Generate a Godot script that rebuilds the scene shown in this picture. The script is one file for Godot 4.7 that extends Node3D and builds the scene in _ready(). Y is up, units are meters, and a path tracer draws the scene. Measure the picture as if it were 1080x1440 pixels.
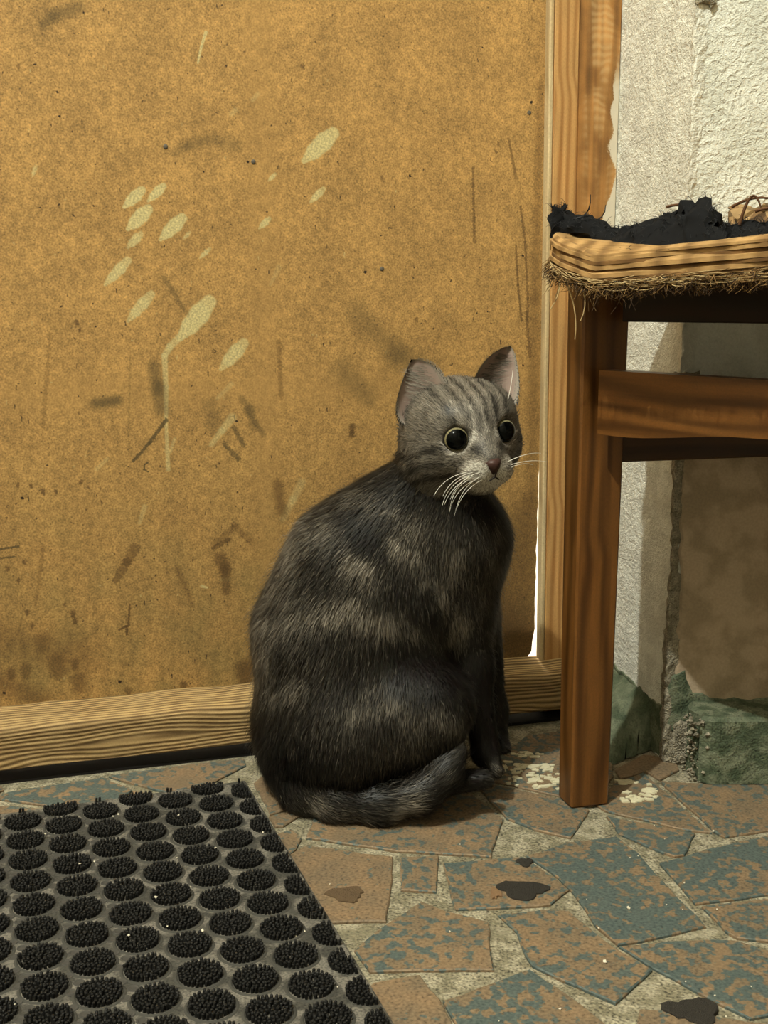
extends Node3D

var rng := RandomNumberGenerator.new()
# the door leaf: right lower corner of its hardboard, direction along it (to the right), direction through it (away from the hall)
const DOOR_AT := Vector3(0.1563, 0, -1.1790)
const ALONG := Vector3(0.9535, 0, -0.3014)
const THROUGH := Vector3(-0.3014, 0, -0.9535)
const TEX := 0.62      # width of hardboard covered by one sheet of texture, metres
const TEXH := 0.76

# ---------------------------------------------------------------- nodes
func obj(called: String, m: Mesh, mat: Material, parent: Node = null) -> MeshInstance3D:
	var o := MeshInstance3D.new()
	o.name = called
	o.mesh = m
	o.material_override = mat
	(parent if parent else self).add_child(o, true)
	return o

func holder(called: String, at := Vector3.ZERO, basis_ := Basis(), parent: Node = null) -> Node3D:
	var o := Node3D.new()
	o.name = called
	o.transform = Transform3D(basis_, at)
	(parent if parent else self).add_child(o, true)
	return o

func tag(o: Node, label: String, category := "", kind := "", group := ""):
	o.set_meta("label", label)
	if category: o.set_meta("category", category)
	if kind: o.set_meta("kind", kind)
	if group: o.set_meta("group", group)
	return o

func mat(c: Color, rough := 0.8, tex: Texture2D = null, height: Texture2D = null, hscale := 0.1) -> StandardMaterial3D:
	var m := StandardMaterial3D.new()
	m.albedo_color = c
	m.roughness = rough
	m.metallic_specular = 0.4
	if tex: m.albedo_texture = tex
	if height:
		m.heightmap_enabled = true
		m.heightmap_texture = height
		m.heightmap_scale = hscale
	return m

func world_uv(m: StandardMaterial3D, metres: float, tall := 0.0) -> StandardMaterial3D:
	m.uv1_triplanar = true
	m.uv1_world_triplanar = true
	m.uv1_scale = Vector3(1.0 / metres, 1.0 / (tall if tall > 0.0 else metres), 1.0 / metres)
	return m

func c8(r: float, g: float, b: float) -> Color:
	return Color(r / 255.0, g / 255.0, b / 255.0)

# ---------------------------------------------------------------- textures
func noise(seed_: int, freq: float, w: int, h: int, octaves := 3, kind := FastNoiseLite.TYPE_SIMPLEX_SMOOTH, ridged := false, warp := 0.0) -> PackedByteArray:
	var n := FastNoiseLite.new()
	n.seed = seed_
	n.noise_type = kind
	n.frequency = freq
	n.fractal_type = FastNoiseLite.FRACTAL_RIDGED if ridged else FastNoiseLite.FRACTAL_FBM
	n.fractal_octaves = octaves
	if warp > 0.0:
		n.domain_warp_enabled = true
		n.domain_warp_amplitude = warp
		n.domain_warp_frequency = freq * 0.8
	var im := n.get_seamless_image(w, h, false, false, 0.1)
	im.convert(Image.FORMAT_L8)
	return im.get_data()

func rgb_tex(px: PackedByteArray, w: int, h: int) -> ImageTexture:
	return ImageTexture.create_from_image(Image.create_from_data(w, h, false, Image.FORMAT_RGB8, px))

func grey_tex(px: PackedByteArray, w: int, h: int) -> ImageTexture:
	return ImageTexture.create_from_image(Image.create_from_data(w, h, false, Image.FORMAT_L8, px))

func put(px: PackedByteArray, at: int, c: Vector3) -> void:
	px[at] = int(clampf(c.x, 0, 255))
	px[at + 1] = int(clampf(c.y, 0, 255))
	px[at + 2] = int(clampf(c.z, 0, 255))

# mottled slate tile: brown ground, blue-grey glaze left in patches; cover 0..1
func tile_tex(seed_: int, cover: float) -> ImageTexture:
	var w := 768
	var blob := noise(seed_, 0.044, w, w, 3, FastNoiseLite.TYPE_SIMPLEX_SMOOTH, false, 8.0)
	var area := noise(seed_ + 1, 0.006, w, w, 2)
	var grain := noise(seed_ + 2, 0.16, w, w, 3)
	var rust := noise(seed_ + 3, 0.014, w, w, 3)
	var px := PackedByteArray()
	px.resize(w * w * 3)
	for i in w * w:
		var g := grain[i] / 255.0 - 0.5
		var r := rust[i] / 255.0 - 0.5
		var c := Vector3(120, 101, 78) + Vector3(28, 17, 8) * r + Vector3(52, 46, 38) * g
		var b := blob[i] / 255.0 + (area[i] / 255.0 - 0.5) * 0.5 - (1.0 - cover)
		var t := smoothstep(-0.03, 0.03, b + g * 0.12)
		c = c.lerp(Vector3(68, 84, 84) + Vector3(38, 36, 34) * g, t * 0.82)
		if g < -0.3: c *= 0.8
		put(px, i * 3, c)
	return rgb_tex(px, w, w)

# hardboard: speckled fibres; with_marks adds scuffs, stains, specks and a soft darker lower right
func board_tex(with_marks: bool, bump: bool) -> ImageTexture:
	var w := 1364 if with_marks else 682
	var h := 1672 if with_marks else 836
	var fib := noise(11, 0.19, w, h, 2)
	var mid := noise(12, 0.05, w, h, 3)
	var low := noise(13, 0.008, w, h, 3)
	var speck := noise(14, 0.16, w, h, 2, FastNoiseLite.TYPE_SIMPLEX)
	var streak := noise(15, 0.02, w, 64, 3)
	var px := PackedByteArray()
	if bump:
		px.resize(w * h)
		for i in w * h:
			px[i] = (fib[i] + mid[i]) >> 1
		return grey_tex(px, w, h)
	px.resize(w * h * 3)
	for y in h:
		var low_down := smoothstep(0.5, 1.0, float(y) / h) if with_marks else 0.0
		for x in w:
			var i := y * w + x
			var f := fib[i] / 255.0 - 0.5
			var m := mid[i] / 255.0 - 0.5
			var l := low[i] / 255.0 - 0.5
			var v := 1.0 + f * 0.40 + m * 0.26 + l * 0.16 + (streak[(y / 40 % 64) * w + x] / 255.0 - 0.5) * 0.12 * (0.4 + low_down)
			var c := Vector3(171, 133, 78) * v
			c = c.lerp(Vector3(126, 104, 62) * v, clampf(low_down * (0.5 + l * 1.5), 0.0, 0.85))
			if speck[i] > 206: c *= 1.0 - (speck[i] - 206) / 49.0 * 0.55
			put(px, i * 3, c)
	if with_marks:
		var kmm := w / TEX
		rng.seed = 77
		for k in 900:   # loose dark fibres and pinholes
			var p := Vector2(rng.randf() * w, rng.randf() * h)
			var d := Vector2.from_angle(rng.randf() * TAU) * rng.randf_range(0.5, 5.0)
			if k % 3 == 0: d = Vector2(rng.randf_range(-1, 1), rng.randf_range(2, 9))
			mark(px, w, h, 3 if k % 4 else 0, p, p + d, rng.randf_range(0.7, 1.7), 0.6, rng.randf_range(0.3, 0.85), 0.5, fib)
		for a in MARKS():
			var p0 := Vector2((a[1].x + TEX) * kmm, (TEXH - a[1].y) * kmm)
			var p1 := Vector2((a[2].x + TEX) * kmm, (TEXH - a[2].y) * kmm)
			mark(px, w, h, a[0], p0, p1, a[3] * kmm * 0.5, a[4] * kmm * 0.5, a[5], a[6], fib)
	return rgb_tex(px, w, h)

func mark(px: PackedByteArray, w: int, h: int, kind: int, p0: Vector2, p1: Vector2, r0: float, r1: float, amount: float, soft: float, fib: PackedByteArray) -> void:
	var r := maxf(r0, r1) * (1.0 + soft) + 2.0
	var x0 := int(clampf(minf(p0.x, p1.x) - r, 0, w - 1))
	var x1 := int(clampf(maxf(p0.x, p1.x) + r, 0, w - 1))
	var y0 := int(clampf(minf(p0.y, p1.y) - r, 0, h - 1))
	var y1 := int(clampf(maxf(p0.y, p1.y) + r, 0, h - 1))
	var axis := p1 - p0
	var l2 := maxf(axis.length_squared(), 0.01)
	for y in range(y0, y1 + 1):
		for x in range(x0, x1 + 1):
			var p := Vector2(x, y)
			var t := clampf((p - p0).dot(axis) / l2, 0.0, 1.0)
			var rr := lerpf(r0, r1, t)
			var i := y * w + x
			var f := fib[i] / 255.0 - 0.5
			var d := ((p - p0 - axis * t).length() + f * minf(4.0, rr * 0.8)) / maxf(rr, 0.5)
			var k := (1.0 - smoothstep(1.0 - soft, 1.0 + soft * 0.6, d)) * amount
			if k <= 0.01: continue
			var c := Vector3(px[i * 3], px[i * 3 + 1], px[i * 3 + 2])
			if kind == 0: c = c.lerp(Vector3(196, 180, 128) * (1.0 + f * 0.4), k * 0.88)
			elif kind == 1: c = c.lerp(Vector3(74, 62, 38) * (1.0 + f * 0.3), k * 0.75)
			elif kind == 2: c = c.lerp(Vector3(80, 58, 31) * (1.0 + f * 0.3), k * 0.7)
			else: c = c.lerp(Vector3(36, 24, 14), k)
			put(px, i * 3, c)

# wood with the grain along u. lines: growth lines across v; sharp: how thin the dark line is; knot: place of a knot or x < 0
func wood(w: int, h: int, seed_: int, dark: Vector3, light: Vector3, lines: float, sharp: float, wobble: float, knot := Vector2(-1, 0)) -> Array:
	var ww := w / 4 + 2
	var warp := noise(seed_, 0.008, ww, h, 2)
	var fine := noise(seed_ + 1, 0.07, 32, h, 3)
	var low := noise(seed_ + 2, 0.01, w, h, 3)
	var pore := noise(seed_ + 3, 0.3, w, h, 2)
	var px := PackedByteArray()
	var hp := PackedByteArray()
	px.resize(w * h * 3)
	hp.resize(w * h)
	for y in h:
		for x in w:
			var i := y * w + x
			var wi := y * ww + x / 4
			var v := float(y) / h * lines + (lerpf(warp[wi], warp[wi + 1], (x % 4) / 4.0) / 255.0 - 0.5) * wobble
			if knot.x >= 0.0:
				var d := Vector2((float(x) / w - knot.x) * 3.2, float(y) / h - knot.y)
				v += 1.6 * exp(-d.length_squared() * 22.0) * signf(d.y + 0.0001) * 1.2
			var s := pow(0.5 + 0.5 * sin(v * TAU), sharp)
			var f := fine[y * 32 + (x * 32 / w)] / 255.0 - 0.5
			var l := low[i] / 255.0 - 0.5
			var g := pore[i] / 255.0 - 0.5
			var c := light.lerp(dark, clampf(s * 0.8 + f * 0.5 + l * 0.5, 0.0, 1.0)) * (1.0 + g * 0.14 + l * 0.2)
			put(px, i * 3, c)
			hp[i] = int(clampf(200.0 - s * 110.0 + f * 70.0 + g * 30.0, 0, 255))
	return [rgb_tex(px, w, h), grey_tex(hp, w, h)]

func blotch_tex(w: int, seed_: int, a: Vector3, b: Vector3, freq: float, fine_amt: float, speckle := 0.0) -> ImageTexture:
	var low := noise(seed_, freq, w, w, 4)
	var fine := noise(seed_ + 1, 0.2, w, w, 3)
	var px := PackedByteArray()
	px.resize(w * w * 3)
	for i in w * w:
		var l := smoothstep(0.3, 0.7, low[i] / 255.0)
		var f := fine[i] / 255.0 - 0.5
		var c := a.lerp(b, l) * (1.0 + f * fine_amt)
		if speckle > 0.0 and f < -0.22: c *= 1.0 - speckle
		put(px, i * 3, c)
	return rgb_tex(px, w, w)

func relief(w: int, seed_: int, freq: float, ridged := false, fine := 0.3, warp := 0.0) -> ImageTexture:
	var a := noise(seed_, freq, w, w, 3, FastNoiseLite.TYPE_SIMPLEX_SMOOTH, ridged, warp)
	var b := noise(seed_ + 1, 0.22, w, w, 2)
	var px := PackedByteArray()
	px.resize(w * w)
	for i in w * w:
		px[i] = int(a[i] * (1.0 - fine) + b[i] * fine)
	return grey_tex(px, w, w)

# ---------------------------------------------------------------- meshes
func start() -> SurfaceTool:
	var st := SurfaceTool.new()
	st.begin(Mesh.PRIMITIVE_TRIANGLES)
	return st

func vert(st: SurfaceTool, p: Vector3, n: Vector3, uv: Vector2) -> void:
	st.set_normal(n)
	st.set_uv(uv)
	st.add_vertex(p)

func tri(st: SurfaceTool, a: Vector3, b: Vector3, c: Vector3, out: Vector3, axis := 0, us := 1.0, vs := 1.0) -> void:
	var n := (b - a).cross(c - a).normalized()
	if n.dot(out) > 0.0:
		var s := b
		b = c
		c = s
	else:
		n = -n
	for p in [a, b, c]:
		vert(st, p, n, wood_uv(p, n, axis, us, vs))

func wood_uv(p: Vector3, n: Vector3, axis: int, us: float, vs: float) -> Vector2:
	var o1 := (axis + 1) % 3
	var o2 := (axis + 2) % 3
	var other := p[o1] if absf(n[o2]) > absf(n[o1]) else p[o2] + 0.371
	if absf(n[axis]) > 0.8: return Vector2(p[o1] / us, p[o2] / vs)
	return Vector2(p[axis] / us, other / vs)

func quad(st: SurfaceTool, a: Vector3, b: Vector3, c: Vector3, d: Vector3, out: Vector3, axis := 0, us := 1.0, vs := 1.0) -> void:
	tri(st, a, b, c, out, axis, us, vs)
	tri(st, a, c, d, out, axis, us, vs)

# a block with chamfered edges between lo and hi; the grain runs along axis; top_in narrows... the +taper shrinks the end at hi[axis]
func block(st: SurfaceTool, lo: Vector3, hi: Vector3, c: float, axis := 0, us := 0.4, vs := 0.1, taper := 1.0) -> void:
	var mid := (lo + hi) / 2.0
	var half := (hi - lo) / 2.0
	var P := func(sx, sy, sz, ax) -> Vector3:
		var s := Vector3(sx, sy, sz)
		var q := Vector3.ZERO
		for k in 3:
			q[k] = s[k] * (half[k] - (0.0 if k == ax else c))
		if s[axis] < 0:
			for k in 3:
				if k != axis: q[k] *= taper
		return mid + q
	for ax in 3:
		var b := (ax + 1) % 3
		var d := (ax + 2) % 3
		for s in [-1, 1]:
			var n := Vector3.ZERO
			n[ax] = s
			var cs := []
			for e in [[-1, -1], [1, -1], [1, 1], [-1, 1]]:
				var k := Vector3.ZERO
				k[ax] = s; k[b] = e[0]; k[d] = e[1]
				cs.append(P.call(k.x, k.y, k.z, ax))
			quad(st, cs[0], cs[1], cs[2], cs[3], n, axis, us, vs)
			for s2 in [-1, 1]:   # edge between ax and b
				var k0 := Vector3.ZERO
				k0[ax] = s; k0[b] = s2; k0[d] = -1
				var k1 := k0
				k1[d] = 1
				quad(st, P.call(k0.x, k0.y, k0.z, ax), P.call(k1.x, k1.y, k1.z, ax), P.call(k1.x, k1.y, k1.z, b), P.call(k0.x, k0.y, k0.z, b), Vector3(k0.x, k0.y, k0.z) * Vector3(1 if ax == 0 or b == 0 else 0, 1 if ax == 1 or b == 1 else 0, 1 if ax == 2 or b == 2 else 0), axis, us, vs)
	for sx in [-1, 1]:
		for sy in [-1, 1]:
			for sz in [-1, 1]:
				tri(st, P.call(sx, sy, sz, 0), P.call(sx, sy, sz, 1), P.call(sx, sy, sz, 2), Vector3(sx, sy, sz), axis, us, vs)

func block_mesh(lo: Vector3, hi: Vector3, c: float, axis := 0, us := 0.4, vs := 0.1, taper := 1.0) -> ArrayMesh:
	var st := start()
	block(st, lo, hi, c, axis, us, vs, taper)
	return st.commit()

# a plate with an outline (x, z), top at y = top, bottom at y = bottom, its upper edge bevelled
func plate(st: SurfaceTool, poly: PackedVector2Array, top: float, bottom: float, bevel: float, uvs: float, lift = null) -> void:
	var n := poly.size()
	if Geometry2D.is_polygon_clockwise(poly): poly.reverse()
	var inner := PackedVector2Array()
	var normals := PackedVector2Array()
	for i in n:
		var e := (poly[(i + 1) % n] - poly[(i - 1 + n) % n]).normalized()
		var o := Vector2(e.y, -e.x)
		normals.append(o)
		inner.append(poly[i] - o * bevel)
	var h := func(p: Vector2) -> float: return lift.call(p) if lift != null else 0.0
	var idx := Geometry2D.triangulate_polygon(inner)
	for k in range(0, idx.size(), 3):
		var t := []
		for m in 3:
			var p := inner[idx[k + m]]
			t.append(Vector3(p.x, top + h.call(p), p.y))
		tri(st, t[0], t[1], t[2], Vector3.UP, 1, uvs, uvs)
	for i in n:
		var j := (i + 1) % n
		var o := Vector3(normals[i].x + normals[j].x, 0, normals[i].y + normals[j].y)
		var a := Vector3(inner[i].x, top + h.call(inner[i]), inner[i].y)
		var b := Vector3(inner[j].x, top + h.call(inner[j]), inner[j].y)
		var c := Vector3(poly[j].x, top - bevel * 0.8 + h.call(poly[j]), poly[j].y)
		var d := Vector3(poly[i].x, top - bevel * 0.8 + h.call(poly[i]), poly[i].y)
		quad(st, a, b, c, d, o + Vector3.UP, 1, uvs, uvs)
		var e := Vector3(c.x, bottom + h.call(poly[j]), c.z)
		var f := Vector3(d.x, bottom + h.call(poly[i]), d.z)
		quad(st, d, c, e, f, o, 1, uvs, uvs)
	if lift != null:
		for k in range(0, idx.size(), 3):
			var t := []
			for m in 3:
				var p := poly[idx[k + m]]
				t.append(Vector3(p.x, bottom + h.call(p), p.y))
			tri(st, t[0], t[1], t[2], Vector3.DOWN, 1, uvs, uvs)

func rough_outline(pts: Array, step: float, jitter: float) -> PackedVector2Array:
	var out := PackedVector2Array()
	for i in pts.size():
		var a: Vector2 = pts[i]
		var b: Vector2 = pts[(i + 1) % pts.size()]
		var k := maxi(1, int((b - a).length() / step))
		for j in k:
			var p := a.lerp(b, float(j) / k)
			out.append(p + Vector2(rng.randf_range(-jitter, jitter), rng.randf_range(-jitter, jitter)))
	return out

func lathe(profile: Array, sides: int) -> ArrayMesh:   # profile of (radius, y), from the bottom outside up
	var st := start()
	for i in profile.size() - 1:
		var a: Vector2 = profile[i]
		var b: Vector2 = profile[i + 1]
		var t := (b - a).normalized()
		var nn := Vector2(t.y, -t.x)
		for k in sides:
			var q := []
			for e in [[a, k], [a, k + 1], [b, k + 1], [b, k]]:
				var w: float = e[1] * TAU / sides
				q.append(Vector3(e[0].x * cos(w), e[0].y, e[0].x * sin(w)))
			var w2 := (k + 0.5) * TAU / sides
			var o := Vector3(nn.x * cos(w2), nn.y, nn.x * sin(w2))
			if a.x > 0.00001: tri(st, q[0], q[1], q[2], o)
			if b.x > 0.00001: tri(st, q[0], q[2], q[3], o)
	st.index()
	return st.commit()

func smooth(m: ArrayMesh) -> ArrayMesh:   # the same faces with normals shared between them
	var st := start()
	st.set_smooth_group(0)
	var a := m.surface_get_arrays(0)
	var v: PackedVector3Array = a[Mesh.ARRAY_VERTEX]
	var idx = a[Mesh.ARRAY_INDEX]
	if idx == null: idx = PackedInt32Array(range(v.size()))
	for i in idx:
		st.set_smooth_group(0)
		st.add_vertex(v[i])
	st.generate_normals()
	return st.commit()

func tube(st: SurfaceTool, pts: Array, r0: float, r1: float, sides := 4) -> void:
	var rings := []
	for i in pts.size():
		var t: Vector3 = (pts[mini(i + 1, pts.size() - 1)] - pts[maxi(i - 1, 0)]).normalized()
		var u := t.cross(Vector3(0.31, 0.9, 0.24)).normalized()
		if u.length() < 0.5: u = t.cross(Vector3.RIGHT).normalized()
		var w := t.cross(u)
		var r := lerpf(r0, r1, float(i) / (pts.size() - 1))
		var ring := []
		for k in sides:
			var a := k * TAU / sides
			var o := u * cos(a) + w * sin(a)
			ring.append([pts[i] + o * r, o])
		rings.append(ring)
	for i in pts.size() - 1:
		for k in sides:
			var a = rings[i][k]
			var b = rings[i][(k + 1) % sides]
			var c = rings[i + 1][(k + 1) % sides]
			var d = rings[i + 1][k]
			for t in [[a, b, c], [a, c, d]]:
				var n: Vector3 = (t[1][0] - t[0][0]).cross(t[2][0] - t[0][0])
				var order := [0, 2, 1] if n.dot(t[0][1]) > 0.0 else [0, 1, 2]
				for q in order:
					vert(st, t[q][0], t[q][1], Vector2(float(i) / pts.size(), float(k) / sides))

func bend(a: Vector3, b: Vector3, sag: Vector3, n: int) -> Array:
	var pts := []
	for i in n + 1:
		var t := float(i) / n
		pts.append(a.lerp(b, t) + sag * 4.0 * t * (1.0 - t))
	return pts

# ---------------------------------------------------------------- data measured from the photograph, in metres
func TILES() -> Array:   # [look, outline (x, z)]
	return [
		[1, [Vector2(-0.0588, -0.9132), Vector2(-0.0624, -0.8774), Vector2(0.0111, -0.8537), Vector2(0.0820, -0.8441), Vector2(0.0987, -0.9118), Vector2(0.0719, -0.9745), Vector2(0.0388, -1.0115), Vector2(-0.0449, -1.0033)]],
		[2, [Vector2(0.0807, -0.9839), Vector2(0.0880, -0.9887), Vector2(0.1522, -0.9518), Vector2(0.1729, -0.9299), Vector2(0.1491, -0.8774), Vector2(0.1226, -0.8916), Vector2(0.1018, -0.9132)]],
		[2, [Vector2(0.0911, -0.9951), Vector2(0.1087, -1.0512), Vector2(0.1402, -1.1016), Vector2(0.1850, -1.1195), Vector2(0.2192, -1.0824), Vector2(0.2067, -1.0033), Vector2(0.1768, -0.9386), Vector2(0.1531, -0.9577)]],
		[2, [Vector2(0.1801, -0.9400), Vector2(0.2062, -0.9871), Vector2(0.2358, -1.0099), Vector2(0.2412, -0.9855), Vector2(0.2638, -0.8864), Vector2(0.2445, -0.8916), Vector2(0.1852, -0.9285)]],
		[2, [Vector2(0.2461, -0.9903), Vector2(0.2896, -0.9824), Vector2(0.3683, -0.9824), Vector2(0.3403, -0.9023), Vector2(0.2993, -0.8864), Vector2(0.2713, -0.8786), Vector2(0.2672, -0.8864)]],
		[0, [Vector2(0.2106, -1.0165), Vector2(0.2456, -1.0548), Vector2(0.2710, -1.0406), Vector2(0.2704, -1.0165), Vector2(0.2469, -0.9935), Vector2(0.2385, -1.0132), Vector2(0.2119, -0.9967)]],  # brown tile in place of dirt-covered floor behind the chair leg
		[3, [Vector2(0.1849, -0.9173), Vector2(0.2497, -0.8851), Vector2(0.2320, -0.8465), Vector2(0.2235, -0.8453), Vector2(0.2164, -0.8501), Vector2(0.1886, -0.8851)]],
		[2, [Vector2(0.0449, -0.8335), Vector2(0.1067, -0.8441), Vector2(0.1223, -0.8186), Vector2(0.1337, -0.7924), Vector2(0.1178, -0.7707), Vector2(0.1104, -0.7687), Vector2(0.0499, -0.7638)]],
		[3, [Vector2(0.1101, -0.8453), Vector2(0.1460, -0.8685), Vector2(0.1853, -0.8799), Vector2(0.1960, -0.8525), Vector2(0.2051, -0.8064), Vector2(0.2139, -0.7687), Vector2(0.2203, -0.7407), Vector2(0.1860, -0.7268), Vector2(0.1545, -0.7170), Vector2(0.1446, -0.7407), Vector2(0.1366, -0.7882), Vector2(0.1242, -0.8209)]],
		[3, [Vector2(0.2103, -0.8335), Vector2(0.2553, -0.8573), Vector2(0.2961, -0.8761), Vector2(0.3385, -0.8969), Vector2(0.3012, -0.7903), Vector2(0.2764, -0.7851), Vector2(0.2207, -0.7718), Vector2(0.2180, -0.7872)]],
		[2, [Vector2(0.2239, -0.7687), Vector2(0.2747, -0.7799), Vector2(0.2994, -0.7851), Vector2(0.2775, -0.7223), Vector2(0.2561, -0.7223), Vector2(0.2373, -0.7259), Vector2(0.2317, -0.7332)]],
		[4, [Vector2(0.1561, -0.7153), Vector2(0.1897, -0.7223), Vector2(0.2187, -0.7241), Vector2(0.2350, -0.7232), Vector2(0.2690, -0.6981), Vector2(0.2507, -0.6456), Vector2(0.2173, -0.6348), Vector2(0.1953, -0.6597), Vector2(0.1734, -0.6881)]],
		[4, [Vector2(0.0801, -0.7559), Vector2(0.1108, -0.7638), Vector2(0.1296, -0.7628), Vector2(0.1512, -0.7144), Vector2(0.1714, -0.6873), Vector2(0.1403, -0.6507), Vector2(0.1118, -0.6768), Vector2(0.0945, -0.6922), Vector2(0.0915, -0.7057), Vector2(0.0894, -0.7332)]],
		[1, [Vector2(0.0273, -0.7748), Vector2(0.0438, -0.7608), Vector2(0.0718, -0.7463), Vector2(0.0694, -0.6881), Vector2(-0.0086, -0.6857), Vector2(-0.0201, -0.7109), Vector2(-0.0039, -0.7379)]],
		[0, [Vector2(-0.0620, -0.8635), Vector2(0.0066, -0.8441), Vector2(0.0058, -0.8086), Vector2(0.0015, -0.7482), Vector2(-0.0322, -0.7463), Vector2(-0.0584, -0.7425), Vector2(-0.0748, -0.7924), Vector2(-0.0715, -0.8489)]],
		[1, [Vector2(0.0126, -0.8429), Vector2(0.0417, -0.8465), Vector2(0.0375, -0.7893), Vector2(0.0119, -0.7924)]],
		[0, [Vector2(-0.0062, -0.6729), Vector2(0.0220, -0.6816), Vector2(0.0343, -0.6545), Vector2(0.0468, -0.6089), Vector2(-0.0081, -0.6024), Vector2(-0.0256, -0.6434)]],
		[4, [Vector2(0.0364, -0.6530), Vector2(0.0925, -0.6873), Vector2(0.1136, -0.6597), Vector2(0.1310, -0.6292), Vector2(0.1321, -0.6024), Vector2(0.0503, -0.6024)]],
		[0, [Vector2(0.1537, -0.6449), Vector2(0.1893, -0.6405), Vector2(0.2144, -0.6320), Vector2(0.2449, -0.6292), Vector2(0.2311, -0.5897), Vector2(0.1391, -0.5897)]],
		[3, [Vector2(-0.3275, -0.9668), Vector2(-0.2518, -0.9984), Vector2(-0.2206, -0.9714), Vector2(-0.2284, -0.9400), Vector2(-0.2860, -0.9386), Vector2(-0.3367, -0.9532)]],
		[1, [Vector2(-0.2487, -1.0016), Vector2(-0.1840, -1.0284), Vector2(-0.1306, -1.0441), Vector2(-0.1281, -1.0284), Vector2(-0.1534, -0.9855), Vector2(-0.1917, -0.9668)]],
		[1, [Vector2(-0.2187, -0.9684), Vector2(-0.1939, -0.9623), Vector2(-0.1999, -0.9271), Vector2(-0.2471, -0.9132), Vector2(-0.2251, -0.9415)]],
		[0, [Vector2(-0.1157, -0.9871), Vector2(-0.1050, -1.0132), Vector2(-0.0452, -1.0099), Vector2(-0.0637, -0.9532), Vector2(-0.0729, -0.9371), Vector2(-0.0949, -0.9215)]],
		[0, [Vector2(-0.0963, -0.9173), Vector2(-0.0714, -0.9328), Vector2(-0.0667, -0.9257), Vector2(-0.0817, -0.8982), Vector2(-0.0898, -0.8982)]],
		[1, [Vector2(-0.0852, -0.8851), Vector2(-0.0748, -0.8916), Vector2(-0.0657, -0.8761), Vector2(-0.0687, -0.8561), Vector2(-0.0764, -0.8417)]],
		[1, [Vector2(-0.3641, -0.9444), Vector2(-0.2880, -0.9328), Vector2(-0.2529, -0.9132), Vector2(-0.2976, -0.8864), Vector2(-0.3500, -0.8735)]],
		[2, [Vector2(-0.3835, -0.9473), Vector2(-0.3858, -0.9871), Vector2(-0.3489, -1.0000), Vector2(-0.3333, -0.9714), Vector2(-0.3438, -0.9562)]],
	]

func CHIPS() -> Array:
	return [[Vector2(0.1004, -0.7903), 0.0185, 0.0139, 0], [Vector2(0.1071, -0.8335), 0.0070, 0.0070, 0], [Vector2(-0.0276, -0.7840), 0.0143, 0.0116, 1], [Vector2(0.1854, -0.6420), 0.0179, 0.0140, 0], [Vector2(0.0803, -0.7851), 0.0046, 0.0084, 2]]

func SPATTER() -> Array:
	return [[Vector2(0.1312, -1.0000), 0.0294, 0.0267], [Vector2(0.1174, -1.0199), 0.0143, 0.0137], [Vector2(0.1455, -0.9871), 0.0177, 0.0194], [Vector2(0.1035, -1.0115), 0.0078, 0.0084], [Vector2(0.1439, -1.0233), 0.0144, 0.0086], [Vector2(0.2229, -0.9592), 0.0135, 0.0122], [Vector2(0.2124, -0.9503), 0.0085, 0.0075], [Vector2(0.2336, -0.9714), 0.0062, 0.0093], [Vector2(0.2150, -0.9871), 0.0089, 0.0048], [Vector2(0.1083, -1.0620), 0.0068, 0.0055], [Vector2(0.1341, -1.0512), 0.0168, 0.0072]]

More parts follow.
